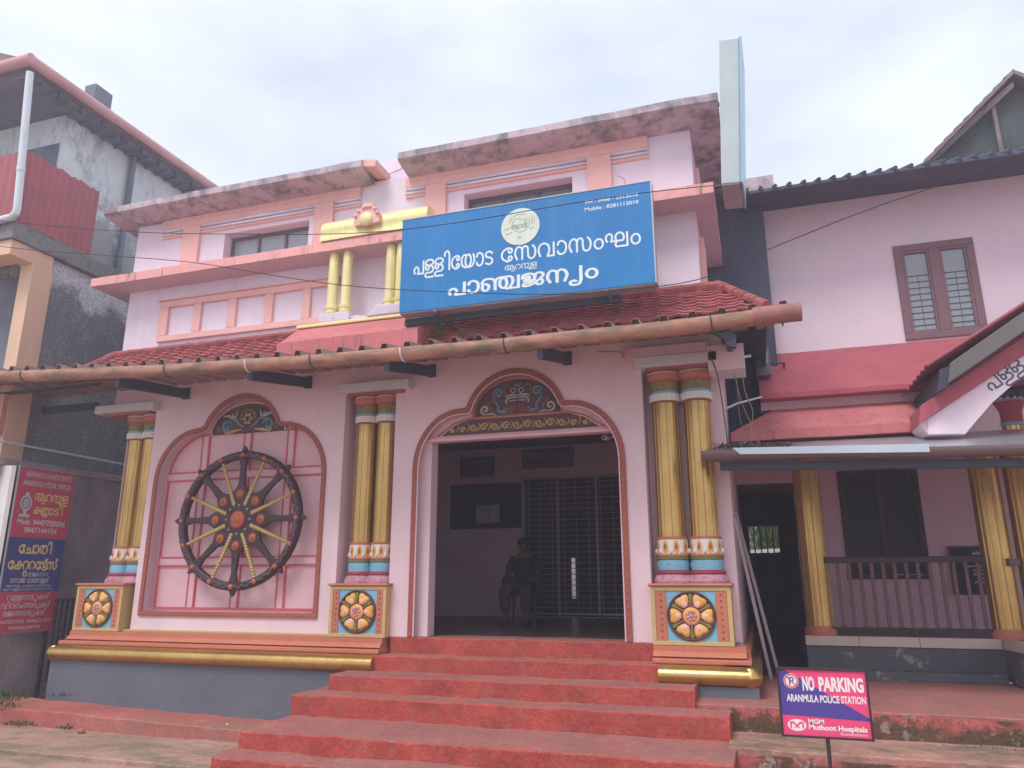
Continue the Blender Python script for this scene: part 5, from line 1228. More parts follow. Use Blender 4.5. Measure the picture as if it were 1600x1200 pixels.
# face: brow, nose, mouth, ears, eyes; hair cap and moustache
fy = PY - .05 - .085
mb = MB(); mb.ball((PX, fy - .012, 1.235), .017, 8, 6, (.8, 1.1, 1.6)); mb.ball((PX - .075, PY - .045, 1.24), .022, 8, 6, (.5, .8, 1.3)); mb.ball((PX + .075, PY - .045, 1.24), .022, 8, 6, (.5, .8, 1.3)); mb.build('nose_and_ears', M['skin'], PE, smooth=True)
mb = MB(); mb.ball((PX - .03, fy + .012, 1.262), .012, 8, 5); mb.ball((PX + .03, fy + .012, 1.262), .012, 8, 5); mb.build('eyes', M['paper'], PE, smooth=True)
mb = MB(); mb.ball((PX - .03, fy + .002, 1.262), .006, 6, 4); mb.ball((PX + .03, fy + .002, 1.262), .006, 6, 4); mb.ball((PX, fy + .002, 1.208), .03, 8, 5, (1, .3, .28)); mb.ball((PX, PY - .025, 1.305), .096, 14, 9, (.95, 1.08, .85)); mb.build('hair', M['hair'], PE, smooth=True)
mb = MB(); mb.ball((PX, fy + .004, 1.192), .022, 8, 5, (1, .4, .3)); mb.build('mouth', M['maroon'], PE, smooth=True)
skin_body('shirt', [(PX, PY, .68), (PX, PY + .02, .86), (PX, PY, 1.00), (PX, PY, 1.085), (PX - .17, PY, 1.06), (PX - .232, PY - .04, .88), (PX + .17, PY, 1.06), (PX + .232, PY - .04, .88), (PX, PY - .01, 1.125)],
          [(0, 1), (1, 2), (2, 3), (3, 4), (4, 5), (3, 6), (6, 7), (3, 8)], [(.175, .135), (.155, .12), (.17, .125), (.12, .10), .08, .066, .08, .066, (.07, .065)], M['shirt'], PE)
skin_body('wrap_cloth', [(PX, PY, .70), (PX - .10, PY - .12, .69), (PX - .155, PY - .44, .655), (PX - .15, PY - .42, .32), (PX + .10, PY - .12, .69), (PX + .155, PY - .44, .655), (PX + .15, PY - .42, .32)],
          [(0, 1), (1, 2), (2, 3), (0, 4), (4, 5), (5, 6)], [(.18, .13), .115, .095, .085, .115, .095, .085], M['mundu'], PE)
for s_ in (-1, 1):   # hands resting on the thighs, five fingers each
    hx, hy, hz = PX + s_ * .145, PY - .375, .772
    jj = [(hx, hy + .05, hz + .0), (hx, hy, hz + .005), (hx, hy - .035, hz)]
    ee = [(0, 1), (1, 2)]; rr = [(.022, .018), (.032, .014), (.036, .013)]
    for k, ln_ in enumerate((.060, .072, .068, .052)):
        b = len(jj); ox = (k - 1.5) * .019
        jj += [(hx + ox, hy - .052, hz), (hx + ox * 1.1, hy - .052 - ln_ * .55, hz - .006), (hx + ox * 1.1, hy - .052 - ln_, hz - .026)]; ee += [(2, b), (b, b + 1), (b + 1, b + 2)]; rr += [.0092, .0085, .0075]
    b = len(jj); jj += [(hx - s_ * .034, hy - .015, hz - .004), (hx - s_ * .055, hy - .045, hz - .012)]; ee += [(1, b), (b, b + 1)]; rr += [.011, .009]
    skin_body('hand', jj, ee, rr, M['skin'], PE, root=1, sub=1)
CH = thing('plastic_chair', (PX, PY, FL), 'dark plastic armchair under the seated man in the hall', 'chair')
MB().box(PX - .24, PX + .24, PY - .26, PY + .2, FL + .40, FL + .44).build('seat', M['board'], CH, bevel=.015)
MB().box(PX - .23, PX + .23, PY + .19, PY + .22, FL + .45, FL + .86).build('backrest', M['board'], CH, bevel=.012)
for a in (-.21, .21):
    for b in (-.22, .18): MB().tube([(PX + a, PY + b, FL + .40), (PX + a * 1.15, PY + b * 1.15, FL)], [.022, .016], 8).build('leg', M['board'], CH)
    MB().tube([(PX + a * 1.1, PY + .2, FL + .66), (PX + a * 1.2, PY - .2, FL + .64), (PX + a * 1.15, PY - .22, FL + .42)], .016, 8).build('armrest', M['board'], CH, smooth=True)

# ------------------------------------------------------------------ pink neighbour on the right
RB = thing('pink_neighbour', (2.6, 9.7, -.3), 'pink neighbour with a railed veranda, red sloping slabs and a brown shuttered window', 'building')
mb = MB(); mb.box(.44, 6, 9.70, 11.19, -.28, .04); mb.build('plinth', M['grey_worn'], RB)
mb = MB(); mb.box(2.44, 6, 8.9, 9.699, -.28, .04); mb.build('plinth', M['grey_worn'], RB)
mb = MB(); mb.box(.40, 2.40, 9.56, 9.699, -.30, -.20); wobble(mb.build('plinth_foot', M['grey_worn'], RB, bevel=.01), 6, .006, 3, 2)
mb = MB(); mb.box(.46, 6, 9.74, 11.19, .042, .145); mb.build('veranda_floor', M['steelgrey'], RB)
for i, (a, b) in enumerate(((.435, 1.0), (1.004, 1.62), (1.624, 2.42))): MB().box(a, b, 9.675, 9.80, .046, .152).build('edge_tile', M['creamtile'], RB, bevel=.004)
MB().hexa([(2.424, 9.675, .046), (2.50, 8.85, .046), (2.62, 8.85, .046), (2.54, 9.80, .046), (2.424, 9.675, .152), (2.50, 8.85, .152), (2.62, 8.85, .152), (2.54, 9.80, .152)]).build('edge_tile', M['creamtile'], RB, bevel=.004)
MB().box(2.55, 6, 8.88, 9.74, .044, .148).build('porch_floor', M['steelgrey'], RB)
def pillar2(x, y, zt, r=.145):
    ns = 12; V = []; F = []; zs = [.255, 1.0, 1.8, zt]; m = ns * 4
    for z in zs:
        for i in range(ns):
            a = 2 * pi * (i + .2) / ns; d = 2 * pi / ns
            for k, q in ((.03, .965), (.09, 1.0), (.5, 1.004), (.91, 1.0)): V.append((x + r * q * cos(a + d * k), y + r * q * sin(a + d * k), z))
    for j in range(len(zs) - 1):
        for i in range(m): F.append((j * m + i, j * m + (i + 1) % m, (j + 1) * m + (i + 1) % m, (j + 1) * m + i))
    p = MB().add(V, F).build('pillar', M['gold'], RB)
    MB().lathe([(r * 1.12, .15), (r * 1.16, .165), (r * 1.16, .215), (r * 1.08, .235), (r * 1.0, .256)], x, y, 24).build('base_ring', M['orange'], p, smooth=True)
    if zt > 2.3:
        MB().lathe([(r, zt), (r * 1.1, zt + .01), (r * 1.1, zt + .03), (r * 1.02, zt + .04)], x, y, 24).build('blue_ring', M['skyblue'], p, smooth=True)
        MB().lathe([(r * 1.0, zt + .04), (r * 1.02, zt + .16), (r * 1.25, zt + .26), (r * 1.3, zt + .28)], x, y, 24).build('capital', M['maroon'], p, smooth=True)
        mb = MB()
        for k in range(18): mb.ball((x + r * 1.35 * cos(k * pi / 9), y + r * 1.35 * sin(k * pi / 9), zt + .31), .016, 6, 4)
        mb.build('bead_row', M['white'], p, smooth=True)
        MB().box(x - r * 1.5, x + r * 1.5, y - r * 1.5, y + r * 1.5, zt + .325, zt + .40).build('abacus', M['darkwood'], p)
    return p
pillar2(.625, 9.86, 2.24, .155); pillar2(2.53, 9.80, 2.24, .150); pillar2(2.88, 9.80, 2.48, .150)
MB().box(2.60, 2.70, 9.62, 9.69, .92, 1.0).build('rail_end', M['steelgrey'], RB)
RL = thing('veranda_railing', (1.5, 9.76, .15), 'dark brown wooden railing between the gold pillars of the veranda', 'railing')
MB().box(.74, 2.40, 9.735, 9.80, .965, 1.035).build('top_rail', M['darkwood'], RL, bevel=.006)
MB().box(.74, 2.40, 9.745, 9.785, .225, .250).build('bottom_rail', M['darkwood'], RL, bevel=.004)
for k in range(13):
    x = .87 + k * .121; MB().box(x - .019, x + .019, 9.75, 9.782, .2505, .9645).build('baluster', M['wood'], RL, bevel=.003)
MB().box(1.59, 1.62, 9.75, 9.78, .152, .2245).build('foot', M['darkwood'], RL)
wall_holes(.66, 6, .145, 3.2, 11.2, 11.35, [(1.115, 2.115, .80, 2.23)]).build('veranda_wall', M['interior'], RB)
wn = MB().box(1.10, 2.13, 11.165, 11.2, .78, .84).build('veranda_window', M['darkwood'], RB)
mb = MB(); mb.box(1.115, 1.19, 11.18, 11.26, .84, 2.23); mb.box(2.04, 2.115, 11.18, 11.26, .84, 2.23); mb.box(1.19, 2.04, 11.18, 11.26, 2.15, 2.23); mb.box(1.575, 1.655, 11.18, 11.26, .84, 2.15); mb.build('frame', M['darkwood'], wn, bevel=.003)
for a, b in ((1.191, 1.574), (1.656, 2.039)): MB().box(a, b, 11.215, 11.24, .841, 2.149).build('shutter', M['board'], wn, bevel=.003)
PQ = thing('stone_plaque', (2.65, 11.17, .6), 'black stone plaque with faint grey lettering behind the railing', 'plaque')
MB().box(2.34, 3.05, 11.17, 11.199, .585, 1.195).build('slab', M['plaque'], PQ, bevel=.004)
mb = MB(); 
mb.box(2.34, 3.05, 11.16, 11.17, 1.175, 1.195); mb.box(2.34, 2.36, 11.16, 11.17, .585, 1.175); mb.build('border', M['steelgrey'], PQ)
mb = MB(); plq = on_y(11.1688)
rnd = random.Random(4)
for r_, (zz, a, b, h) in enumerate(((1.09, 2.62, 2.98, .045), (1.03, 2.66, 2.95, .025), (.93, 2.50, 3.0, .03), (.88, 2.60, 3.0, .028), (.83, 2.60, 3.0, .032), (.78, 2.64, 3.0, .026), (.73, 2.60, 3.0, .03), (.67, 2.75, 2.95, .028))):
    mb = MB(); x = a
    while x < b:
        w_ = rnd.uniform(.018, .04); ribbon(mb, [(x, zz), (x + w_ * .5, zz + h * .6), (x + w_, zz)], h * .35, plq); x += w_ + .012
    mb.build('lettering', M['greyprint'], PQ)['kind'] = 'stuff'
# corridor beside the hall
mb = MB(); mb.box(.66, .78, 11.36, 14.0, -.3, 2.6); mb.box(.66, .78, 11.2, 11.35, -.3, .145); mb.build('passage_wall', M['interior_dark'], RB)
wall_holes(-.236, .658, -.3, 2.6, 14.0, 14.1, [(-.14, .36, 1.22, 1.68)]).build('passage_end_wall', M['darkwood'], RB)
mb = MB(); mb.box(-.236, .66, 11.2, 14.0, 2.23, 2.33); mb.box(-.236, 4, 9.56, 9.70, 2.245, 2.33); mb.build('passage_ceiling', M['interior'], RB)
mb = MB(); mb.box(-.236, .655, 11.2, 11.25, 2.10, 2.229); mb.build('passage_lintel', M['interior'], RB)
GT = thing('passage_gate', (.1, 13.9, -.3), 'dark barred gate at the far end of the narrow passage', 'gate')
for k in range(6):
    x = -.16 + k * .104; MB().box(x - .011, x + .011, 13.93, 13.95, -.28, 1.72).build('bar', M['steel'], GT)
for z in (1.18, .62, .0): MB().box(-.2, .42, 13.925, 13.955, z - .02, z + .02).build('rail', M['steel'], GT)
struct(MB().box(-.236, .66, 9.75, 16, -.9, -.29).build('passage_floor', M['interior_floor']))
# greenery and pale clutter seen through the far bars
hd = MB(); rnd = random.Random(3)
for i in range(2600):
    p = Vector((rnd.uniform(-1.3, 1.6), rnd.uniform(17.2, 17.9), rnd.uniform(1.2, 2.8))); d = Vector((rnd.uniform(-.05, .05), rnd.uniform(-.03, .03), -rnd.uniform(.08, .2))); w_ = Vector((rnd.uniform(.01, .03), 0, 0))
    hd.add([p, p + d * .5 + w_, p + d, p + d * .5 - w_], [(0, 1, 2, 3)])
tag(hd.build('foliage', M['leaf']), 'green foliage glimpsed through the barred gate of the passage', 'foliage', kind='stuff')
WT = thing('white_sheet', (.3, 16.5, .9), 'crumpled white sheet heaped beyond the barred passage gate', 'sheet')
mb = MB(); mb.hexa([(-.6, 16.3, .3), (1, 16.3, .3), (1, 17, .3), (-.6, 17, .3), (-.5, 16.4, 1.22), (.9, 16.5, 1.32), (.9, 17, 1.55), (-.5, 17, 1.30)]); wobble(mb.build('cloth', M['paper'], WT), 5, .09, 2.2, 3)
hb = MB().box(-2.2, 2.6, 18.0, 18.6, -.9, 3.6).build('garden_wall', M['weed']); tag(hb, 'green overgrown wall beyond the passage gate', 'wall')
# lower red roof slab over the veranda
lo = MB(); lo.hexa([(-.20, 8.90, 2.335), (1.78, 8.90, 2.335), (1.78, 9.56, 2.335), (-.20, 9.56, 2.335), (-.20, 8.90, 2.435), (1.78, 8.90, 2.435), (1.95, 9.50, 2.80), (.31, 9.50, 2.80)]); lo.f[3:4] = []
lo = MB(); lo.add([(-.20, 8.90, 2.335), (1.74, 8.90, 2.335), (1.74, 9.70, 2.335), (-.20, 9.70, 2.335), (-.20, 8.90, 2.44), (1.76, 8.90, 2.44), (1.92, 9.50, 2.80), (.31, 9.50, 2.80), (-.20, 9.70, 2.44), (.31, 9.70, 2.80), (1.92, 9.70, 2.80)],
           [(0, 1, 2, 3), (0, 4, 5, 1), (4, 7, 6, 5), (0, 3, 8, 4), (4, 8, 9, 7), (7, 9, 10, 6), (1, 5, 6, 10, 2), (3, 2, 10, 9, 8)])
wobble(lo.build('lower_roof_slab', M['red_lit'], RB), 8, .006, 2, 4)
MB().box(.17, 1.94, 9.50, 9.70, 2.802, 2.93).build('recess_band', M['soffit'], RB)
up_ = MB(); up_.prism([(9.30, 2.905), (10.2, 2.905), (10.2, 3.70), (10.15, 3.70), (9.30, 2.965)], 'x', .17, 6); wobble(up_.build('upper_roof_slab', M['red'], RB), 8, .006, 2, 9)
MB().box(1.94, 6, 9.70, 10.2, 2.335, 2.90).build('porch_back_wall', M['pink_rb'], RB)
wall_holes(.43, 6, 3.70, 5.87, 10.2, 10.4, [(2.01, 2.94, 3.74, 5.045)]).build('upper_wall', M['pink_rb'], RB)
MB().box(.43, .58, 10.4, 14, 2.9, 5.87).build('side_wall', M['fascia'], RB)  # side face in shade, the shade put into a dark colour
MB().box(.435, .58, 10.2, 10.399, 2.905, 3.70).build('side_pier', M['fascia'], RB)
MB().box(-.384, .428, 9.86, 9.96, 2.36, 5.86).build('rear_boarding', M['fascia'], RB)
MB().box(-.236, 6, 9.97, 11.35, 2.34, 2.40).build('veranda_ceiling', M['interior'], RB)
MB().box(-.236, 6, 9.702, 9.858, 2.246, 2.334).build('veranda_beam', M['interior'], RB)
# upper window
uw = MB(); y = 10.17
uw.box(2.01, 2.94, y, y + .09, 3.74, 3.83); uw.box(2.01, 2.94, y, y + .09, 4.955, 5.045); uw.box(2.01, 2.10, y, y + .09, 3.83, 4.955); uw.box(2.85, 2.94, y, y + .09, 3.83, 4.955); uw.box(2.415, 2.535, y, y + .09, 3.83, 4.955)
UW = uw.build('window', M['winwood'], RB, bevel=.006)
mb = MB()
for a, b in ((2.10, 2.415), (2.535, 2.85)):
    mb.box(a, b, y + .012, y + .06, 3.83, 3.862); mb.box(a, b, y + .012, y + .06, 4.92, 4.955); mb.box(a, a + .03, y + .012, y + .06, 3.862, 4.92); mb.box(b - .03, b, y + .012, y + .06, 3.862, 4.92)
mb.build('sash', M['winwood'], UW, bevel=.003)
for a, b in ((2.13, 2.385), (2.565, 2.82)):
    MB().box(a, b, y + .045, y + .052, 3.862, 4.92).build('pane', M['glass_frost'], UW)
    mb = MB()
    for k in range(9): mb.tube([(a, y + .038, 3.93 + k * .085), (b, y + .038, 3.93 + k * .085)], .005, 5)
    mb.tube([((a + b) / 2, y + .036, 3.87), ((a + b) / 2, y + .036, 4.61)], .003, 5); mb.build('rod', M['steelgrey'], UW)
# main roof: soffit, eave tiles, sloping deck, gable
rf = MB(); rf.hexa([(.02, 9.30, 5.66), (6, 9.30, 5.66), (6, 10.5, 5.875), (.02, 10.5, 5.875), (.02, 9.30, 5.70), (6, 9.30, 5.70), (6, 11.6, 6.72), (.02, 11.6, 6.72)])
RFo = rf.build('roof', M['fascia'], RB)
MB().box(.02, .08, 10.5, 14, 5.7, 5.95).build('barge', M['fascia'], RFo)
for k in range(34):
    x = .05 + k * .176
    o = MB().tube([(x, 9.26, 5.700), (x, 9.75, 5.92)], .026, 8).build('eave_tile', M['fascia'], RFo, smooth=True)
MB().box(.19, .585, 9.60, 9.95, 5.80, 6.05).build('ridge_block', M['pink_old'], RB)
gbz = lambda x: 6.66 + (7.80 - 6.66) * (x - 2.79) / (4.01 - 2.79)
G_ = MB().prism([(2.79, 6.60), (5.23, 6.60), (5.23, 6.66), (4.01, 7.72), (2.79, 6.66)], 'y', 11.12, 11.2).build('gable_boarding', M['gableboard'], RB)
for s_ in (0, 1):
    mb = MB()
    for k in range(9):
        t0, t1 = k / 9, (k + 1.06) / 9; xa, xb = 2.72 + 1.29 * t0, 2.72 + 1.29 * t1; za, zb2 = 6.60 + 1.22 * t0, 6.60 + 1.22 * t1
        if s_: xa, xb = 8.02 - xa, 8.02 - xb
        MB().hexa([(xa, 10.9, za - .05), (xb, 10.9, zb2 - .06), (xb, 12.6, zb2 - .06), (xa, 12.6, za - .05), (xa, 10.9, za + .035), (xb, 10.9, zb2 + .01), (xb, 12.6, zb2 + .01), (xa, 12.6, za + .035)]).build('verge_tile', M['rooftile'], G_, bevel=.006)
MB().box(3.70, 3.75, 11.02, 11.08, 6.62, 7.42).build('post', M['rooftile'], G_)
MB().hexa([(2.8, 10.98, 6.58), (4.01, 10.98, 7.60), (4.01, 11.06, 7.60), (2.8, 11.06, 6.58), (2.8, 10.98, 6.68), (4.01, 10.98, 7.70), (4.01, 11.06, 7.70), (2.8, 11.06, 6.68)]).build('rafter', M['rooftile'], G_)
# porch gable with lettering
GZ = lambda x, o: 2.375 + o + .627 * (x - 1.752)
XA = 4.0
low_ = [(1.745, 2.216), (2.08, 2.20), (2.175, 2.308), (2.36, 2.505), (2.667, 2.76), (3.0, 2.97), (3.45, 3.15), (4.0, 3.22)]
poly = low_ + [(8 - a, b) for a, b in reversed(low_[:-1])] + [(8 - 1.752, 2.375), (XA, GZ(XA, 0)), (1.752, 2.375)]
PG = MB().prism(poly, 'y', 8.42, 8.60).build('porch_gable', M['pink_rb'], RB, bevel=.005)
for s_ in (0, 1):
    def mir(p): return (8 - p[0], p[1]) if s_ else p
    wobble(MB().prism([mir(p) for p in [(1.66, GZ(1.66, .002)), (XA, GZ(XA, .002)), (XA, GZ(XA, .165)), (1.70, GZ(1.70, .165))]], 'y', 8.36, 10.19).build('porch_roof_slab', M['red'], RB), 6, .004, 2, s_)
    MB().prism([mir(p) for p in [(1.97, GZ(1.97, .168)), (XA, GZ(XA, .168)), (XA, GZ(XA, .235)), (2.0, GZ(2.0, .235))]], 'y', 8.50, 8.9).build('coping', M['red_lit'], RB, bevel=.005)
MB().prism([(1.68, 2.335), (1.745, 2.216), (1.77, 2.37), (1.68, 2.36)], 'y', 8.43, 8.88).build('gable_return', M['pink'], RB)
# letters climb along the slope
sl_ = math.atan(.60); cx, cz = 2.36, 2.60
def pls(u, v, l): return (cx + u * cos(sl_) - v * sin(sl_), 8.419 - l, cz + u * sin(sl_) + v * cos(sl_))
write_ml('pa lla lla i ee ya aa ta', .02, .015, 1.05, .13, .019, pls).build('lettering', M['black_print'], PG)
# red sheet roof on a grey box beam above the porch
SR = thing('porch_sheet_roof', (3, 8.4, 2.8), 'red sheet metal roof on a grey steel box beam above the porch gable', 'roof')
for s_ in (0, 1):
    def mir(p): return (8 - p[0], p[1]) if s_ else p
    q = .645
    bz = lambda x: 2.680 + q * (x - 1.935)
    MB().prism([mir(p) for p in [(1.93, bz(1.93)), (XA, bz(XA)), (XA, bz(XA) + .20), (1.98, bz(1.98) + .175)]], 'y', 8.16, 8.24).build('box_beam', M['steelgrey'], SR, bevel=.004)
    tz = lambda x: 2.880 + .60 * (x - 1.78)
    V = []; F = []
    for i in range(2):
        x = (1.76, XA)[i]
        for k in range(30):
            yk2 = 8.13 + k * .052; h = .022 if k % 4 in (1, 2) else 0
            xx, zz = mir((x, tz(x) + h)); V.append((xx, yk2, zz))
    F = [(k, k + 1, 31 + k, 30 + k) for k in range(29)]
    sh_ = MB().add(V, F).build('sheet', M['redsheet'], SR); sm_ = sh_.modifiers.new('t', 'SOLIDIFY'); sm_.thickness = .012
    MB().prism([mir(p) for p in [(1.83, 2.60), (1.95, 2.66), (1.98, 2.86), (1.88, 2.83)]], 'y', 8.18, 9.55).build('end_channel', M['steel'], SR)
# metal gutter and flashing below, with leaf litter
A2 = thing('veranda_awning', (1.5, 7.9, 2.0), 'low brown metal gutter awning with silver flashing before the veranda', 'awning')
def gz2(x): return 2.055 - .034 * (x + .5)
gutter(-.49, 6, .082, M['gutter2'], 'gutter', A2, n=30, a0=-.05, y=7.86, zf=lambda x: gz2(x) - .02)
MB().hexa([(-.10, 7.768, gz2(-.1) - .035), (1.60, 7.768, gz2(1.6) - .045), (1.60, 7.774, gz2(1.6) - .045), (-.10, 7.774, gz2(-.1) - .035), (-.17, 7.766, gz2(-.17) + .03), (1.60, 7.766, gz2(1.6) + .035), (1.60, 7.774, gz2(1.6) + .035), (-.17, 7.774, gz2(-.17) + .03)]).build('flashing', M['silver'], A2)
V = []; F = []
for i in range(13):
    x = -.2 + i * .5; h = 0
    V += [(x, 7.90, gz2(x) + .01), (x, 9.1, 2.325)]
F = [(2 * i, 2 * i + 2, 2 * i + 3, 2 * i + 1) for i in range(12)]
o = MB().add(V, F).build('sheet', M['silver'], A2); o.modifiers.new('t', 'SOLIDIFY').thickness = .01
MB().hexa([(-.31, 7.93, 1.875), (6, 7.93, 1.655), (6, 7.98, 1.655), (-.31, 7.98, 1.875), (-.31, 7.93, 1.96), (6, 7.93, 1.74), (6, 7.98, 1.74), (-.31, 7.98, 1.96)]).build('edge_channel', M['steel'], A2)
lt = MB(); rnd = random.Random(9)
for i in range(420):
    x = rnd.uniform(-.36, .36) + rnd.uniform(0, .08); y = rnd.uniform(7.84, 8.2); z = gz2(x) + .055 + max(0, (y - 7.95) * .17) + rnd.uniform(0, .035); s_ = rnd.uniform(.012, .035)
    a = rnd.uniform(0, 6.28); lt.add([(x, y, z), (x + s_ * cos(a), y + s_ * sin(a), z + rnd.uniform(-.01, .015)), (x + s_ * cos(a + 1.2) * 1.1, y + s_ * sin(a + 1.2), z + rnd.uniform(0, .03)), (x + s_ * .5 * cos(a + 2), y + s_ * .5 * sin(a + 2), z + .01)], [(0, 1, 2, 3)])
lt.box(-.37, .35, 7.90, 8.2, 2.0, 2.10)
tag(lt.build('leaf_litter', M['litter']), 'dry leaves and rubbish lying on the low metal awning', 'litter', kind='stuff')
# passage clutter: meter box, conduit, loose cables, leaning planks
mbx = thing('meter_box', (.24, 9.55, 3.25), 'grey electric meter box high in the gap between the buildings', 'meter box')
MB().box(.155, .325, 9.5, 9.62, 3.25, 3.63).build('body', M['steelgrey'], mbx, bevel=.01); MB().box(.175, .305, 9.49, 9.499, 3.40, 3.56).build('window', M['glass'], mbx); MB().box(.20, .28, 9.62, 9.72, 3.4, 3.5).build('fixing', M['steel'], mbx)
MB().tube([(.24, 9.7, 3.45), (.5, 9.72, 3.45), (.5, 10.2, 3.45)], .015, 6).build('support', M['steel'], mbx)
cd = MB().tube([(-.237, 8.6, 2.66), (-.10, 8.62, 2.72), (.18, 9.3, 2.93)], .012, 8).build('conduit', M['pvc'], smooth=True); tag(cd, 'white plastic conduit crossing the gap between the two buildings', 'pipe')
cd = MB().tube([(.0, 8.0, 3.085), (.09, 8.0, 3.09)], .014, 8).build('conduit', M['pvc'], smooth=True); tag(cd, 'short white conduit stub beside the gutter end', 'pipe')
wire([(-.10, 8.2, 3.0), (-.06, 8.25, 2.7), (.0, 8.3, 2.5), (.03, 8.3, 2.4), (.02, 8.3, 2.2), (.08, 8.3, 2.1)], 'loose_cable', 'tan loose cable hanging in the gap nearest the gold pillar', .005, 'cable_pale')
wire([(-.02, 8.2, 3.0), (.0, 8.25, 2.75), (.06, 8.3, 2.55), (.03, 8.3, 2.35), (.10, 8.3, 2.2), (.17, 8.3, 2.10)], 'loose_cable', 'tan loose cable crossing the other one beside the red slab', .005, 'cable_pale')
cl = []
for i in range(40): a = i * .55; cl.append((-.06 + .05 * cos(a) + .004 * sin(i), 8.35 + .01 * sin(i * 1.3), 2.26 + .045 * sin(a)))
wire([(-.08, 8.35, 2.95), (-.08, 8.35, 2.5)] + cl, 'cable_coil', 'small tangled coil of cable above the low metal awning', .003, 'cable_pale')
wire([(-.32, 8.0, 3.25), (-.32, 7.97, 3.1), (-.27, 8.0, 2.9), (-.24, 8.2, 2.5), (-.225, 8.4, 2.1)], 'black_cable', 'black cable running down the hall corner beside the gold pillar', .006)
wire([(-1.28, 7.98, 3.19), (-1.28, 8.0, 3.22), (-1.33, 8.11, 3.30), (-1.6, 8.11, 3.33)], 'wall_cable', 'thin cable looping over the pillar cap nearest the signboard end', .004)
for k, (a, b, w_, lab) in enumerate((((.11, 9.62, -.30), (-.228, 9.42, 1.57), .035, 'pale plank leaning against the hall side, the one nearer the veranda'), ((.02, 9.3, -.30), (-.228, 8.62, 1.45), .035, 'grey plank leaning against the hall side, nearer the gold pillar'))):
    a = Vector(a); b = Vector(b); d = (b - a).normalized(); s_ = Vector((w_, 0, 0)); t_ = Vector((0, .10, .02))
    o = MB().hexa([a - s_ * .5, a + s_ * .5, a + s_ * .5 + t_, a - s_ * .5 + t_, b - s_ * .5, b + s_ * .5, b + s_ * .5 + t_, b - s_ * .5 + t_]).build('plank', M['plankgrey'], bevel=.003); tag(o, lab, 'plank', 'planks leaning in the passage')

# ------------------------------------------------------------------ grey neighbour on the left
LB = thing('grey_neighbour', (-11, 8, -1), 'stained grey and white neighbour with balcony, red corrugated sheets and a long pink eave', 'building')
MB().box(-14, -9.90, 7.80, 18, -1, 5.52).build('side_wall', M['leftwall_dark'], LB)
MB().box(-14, -10.3, 7.95, 18, 5.80, 8.22).build('upper_wall', M['leftwall'], LB)
sl2 = MB().box(-14, -9.80, 7.06, 18, 5.53, 5.79).build('balcony_slab', M['mouldy'], LB, bevel=.01); wobble(sl2, 7, .012, 2, 3)
mb = MB(); mb.box(-14, -9.84, 7.10, 7.42, 5.30, 5.529); mb.box(-10.10, -9.842, 7.421, 7.79, 5.30, 5.529); mb.build('balcony_beam', M['peach'], LB, bevel=.006)
MB().box(-10.06, -9.82, 7.46, 7.795, -1, 5.299).build('corner_column', M['peach'], LB, bevel=.008)
MB().box(-14, -10.08, 7.74, 7.798, -1, 5.29).build('recess_dark_sheet', M['under'], LB)  # dark sheet in place of the shaded interior behind the opening
MB().box(-12, -9.83, 7.38, 7.458, 2.72, 3.30).build('shop_front', M['peach_dim'], LB)
# dark sheet standing in for shade in the upper room doorway
MB().box(-11.2, -10.34, 7.94, 7.949, 5.85, 7.7).build('balcony_void_sheet', M['under'], LB)
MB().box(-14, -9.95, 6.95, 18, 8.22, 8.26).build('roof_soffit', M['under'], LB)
MB().prism([(-9.78, 8.26), (-9.78, 8.33), (-12.2, 9.35), (-14, 8.6), (-14, 8.26)], 'y', 6.85, 18).build('roof', M['rooftile'], LB)
for k in range(38):
    y = 6.98 + k * .24; MB().box(-10.29, -9.95, y, y + .05, 8.18, 8.219).build('rafter', M['under'], LB)
eg = MB().tube([(-9.79, 6.83, 8.325), (-9.79, 18, 8.43)], .082, 14).build('eave_gutter', M['eavepink'], LB, smooth=True)
MB().tube([(-14, 6.83, 8.325), (-9.74, 6.83, 8.325)], .082, 14).build('eave_gutter', M['eavepink'], LB, smooth=True)
for k in range(20): MB().box(-9.90, -9.86, 7.0 + k * .42, 7.03 + k * .42, 8.10, 8.22).build('gutter_hook', M['steel'], LB)
MB().box(-10.75, -10.50, 8.55, 8.92, 8.6, 9.30).build('chimney', M['under'], LB, bevel=.01)
MB().tube([(-9.72, 6.822, 8.07), (-9.72, 7.002, 5.947), (-9.73, 7.002, 5.867), (-9.80, 7.002, 5.817), (-10.0, 7.002, 5.807), (-13, 7.002, 5.787)], .052, 14).build('downpipe', M['pvc'], LB, smooth=True)
MB().tube([(-9.72, 6.948, 6.569), (-9.72, 6.953, 6.507)], .058, 14).build('pipe_joint', M['pvc'], LB, smooth=True)
MB().tube([(-10.22, 9.30, 8.2), (-10.22, 9.30, 5.80)], .055, 12).build('drain_pipe', M['under'], LB, smooth=True)
MB().box(-10.05, -9.84, 9.1, 9.3, 5.1, 5.3).build('ledge_bracket', M['mouldy'], LB) if False else None
def corr(p0, p1, z0, z1, n, nv, name, parent, zt=None):
    V = []; d = Vector(p1) - Vector(p0); nn = Vector((d.y, -d.x)).normalized()
    for i in range(n + 1):
        t = i / n; h = (.018 if i % 4 in (0, 1) else -.006); p = Vector(p0) + d * t + nn * h
        V += [(p.x, p.y, z0), (p.x, p.y, z1 + (zt(t) if zt else 0))]
    o = MB().add(V, [(2 * i, 2 * i + 2, 2 * i + 3, 2 * i + 1) for i in range(n)]).build(name, M['redsheet'], parent); o.modifiers.new('t', 'SOLIDIFY').thickness = .004
    return o
corr((-9.80, 7.02), (-9.80, 8.34), 5.80, 6.93, 44, 1, 'corrugated_sheet', LB, lambda t: .012 * ((int(t * 11) % 3) - 1))
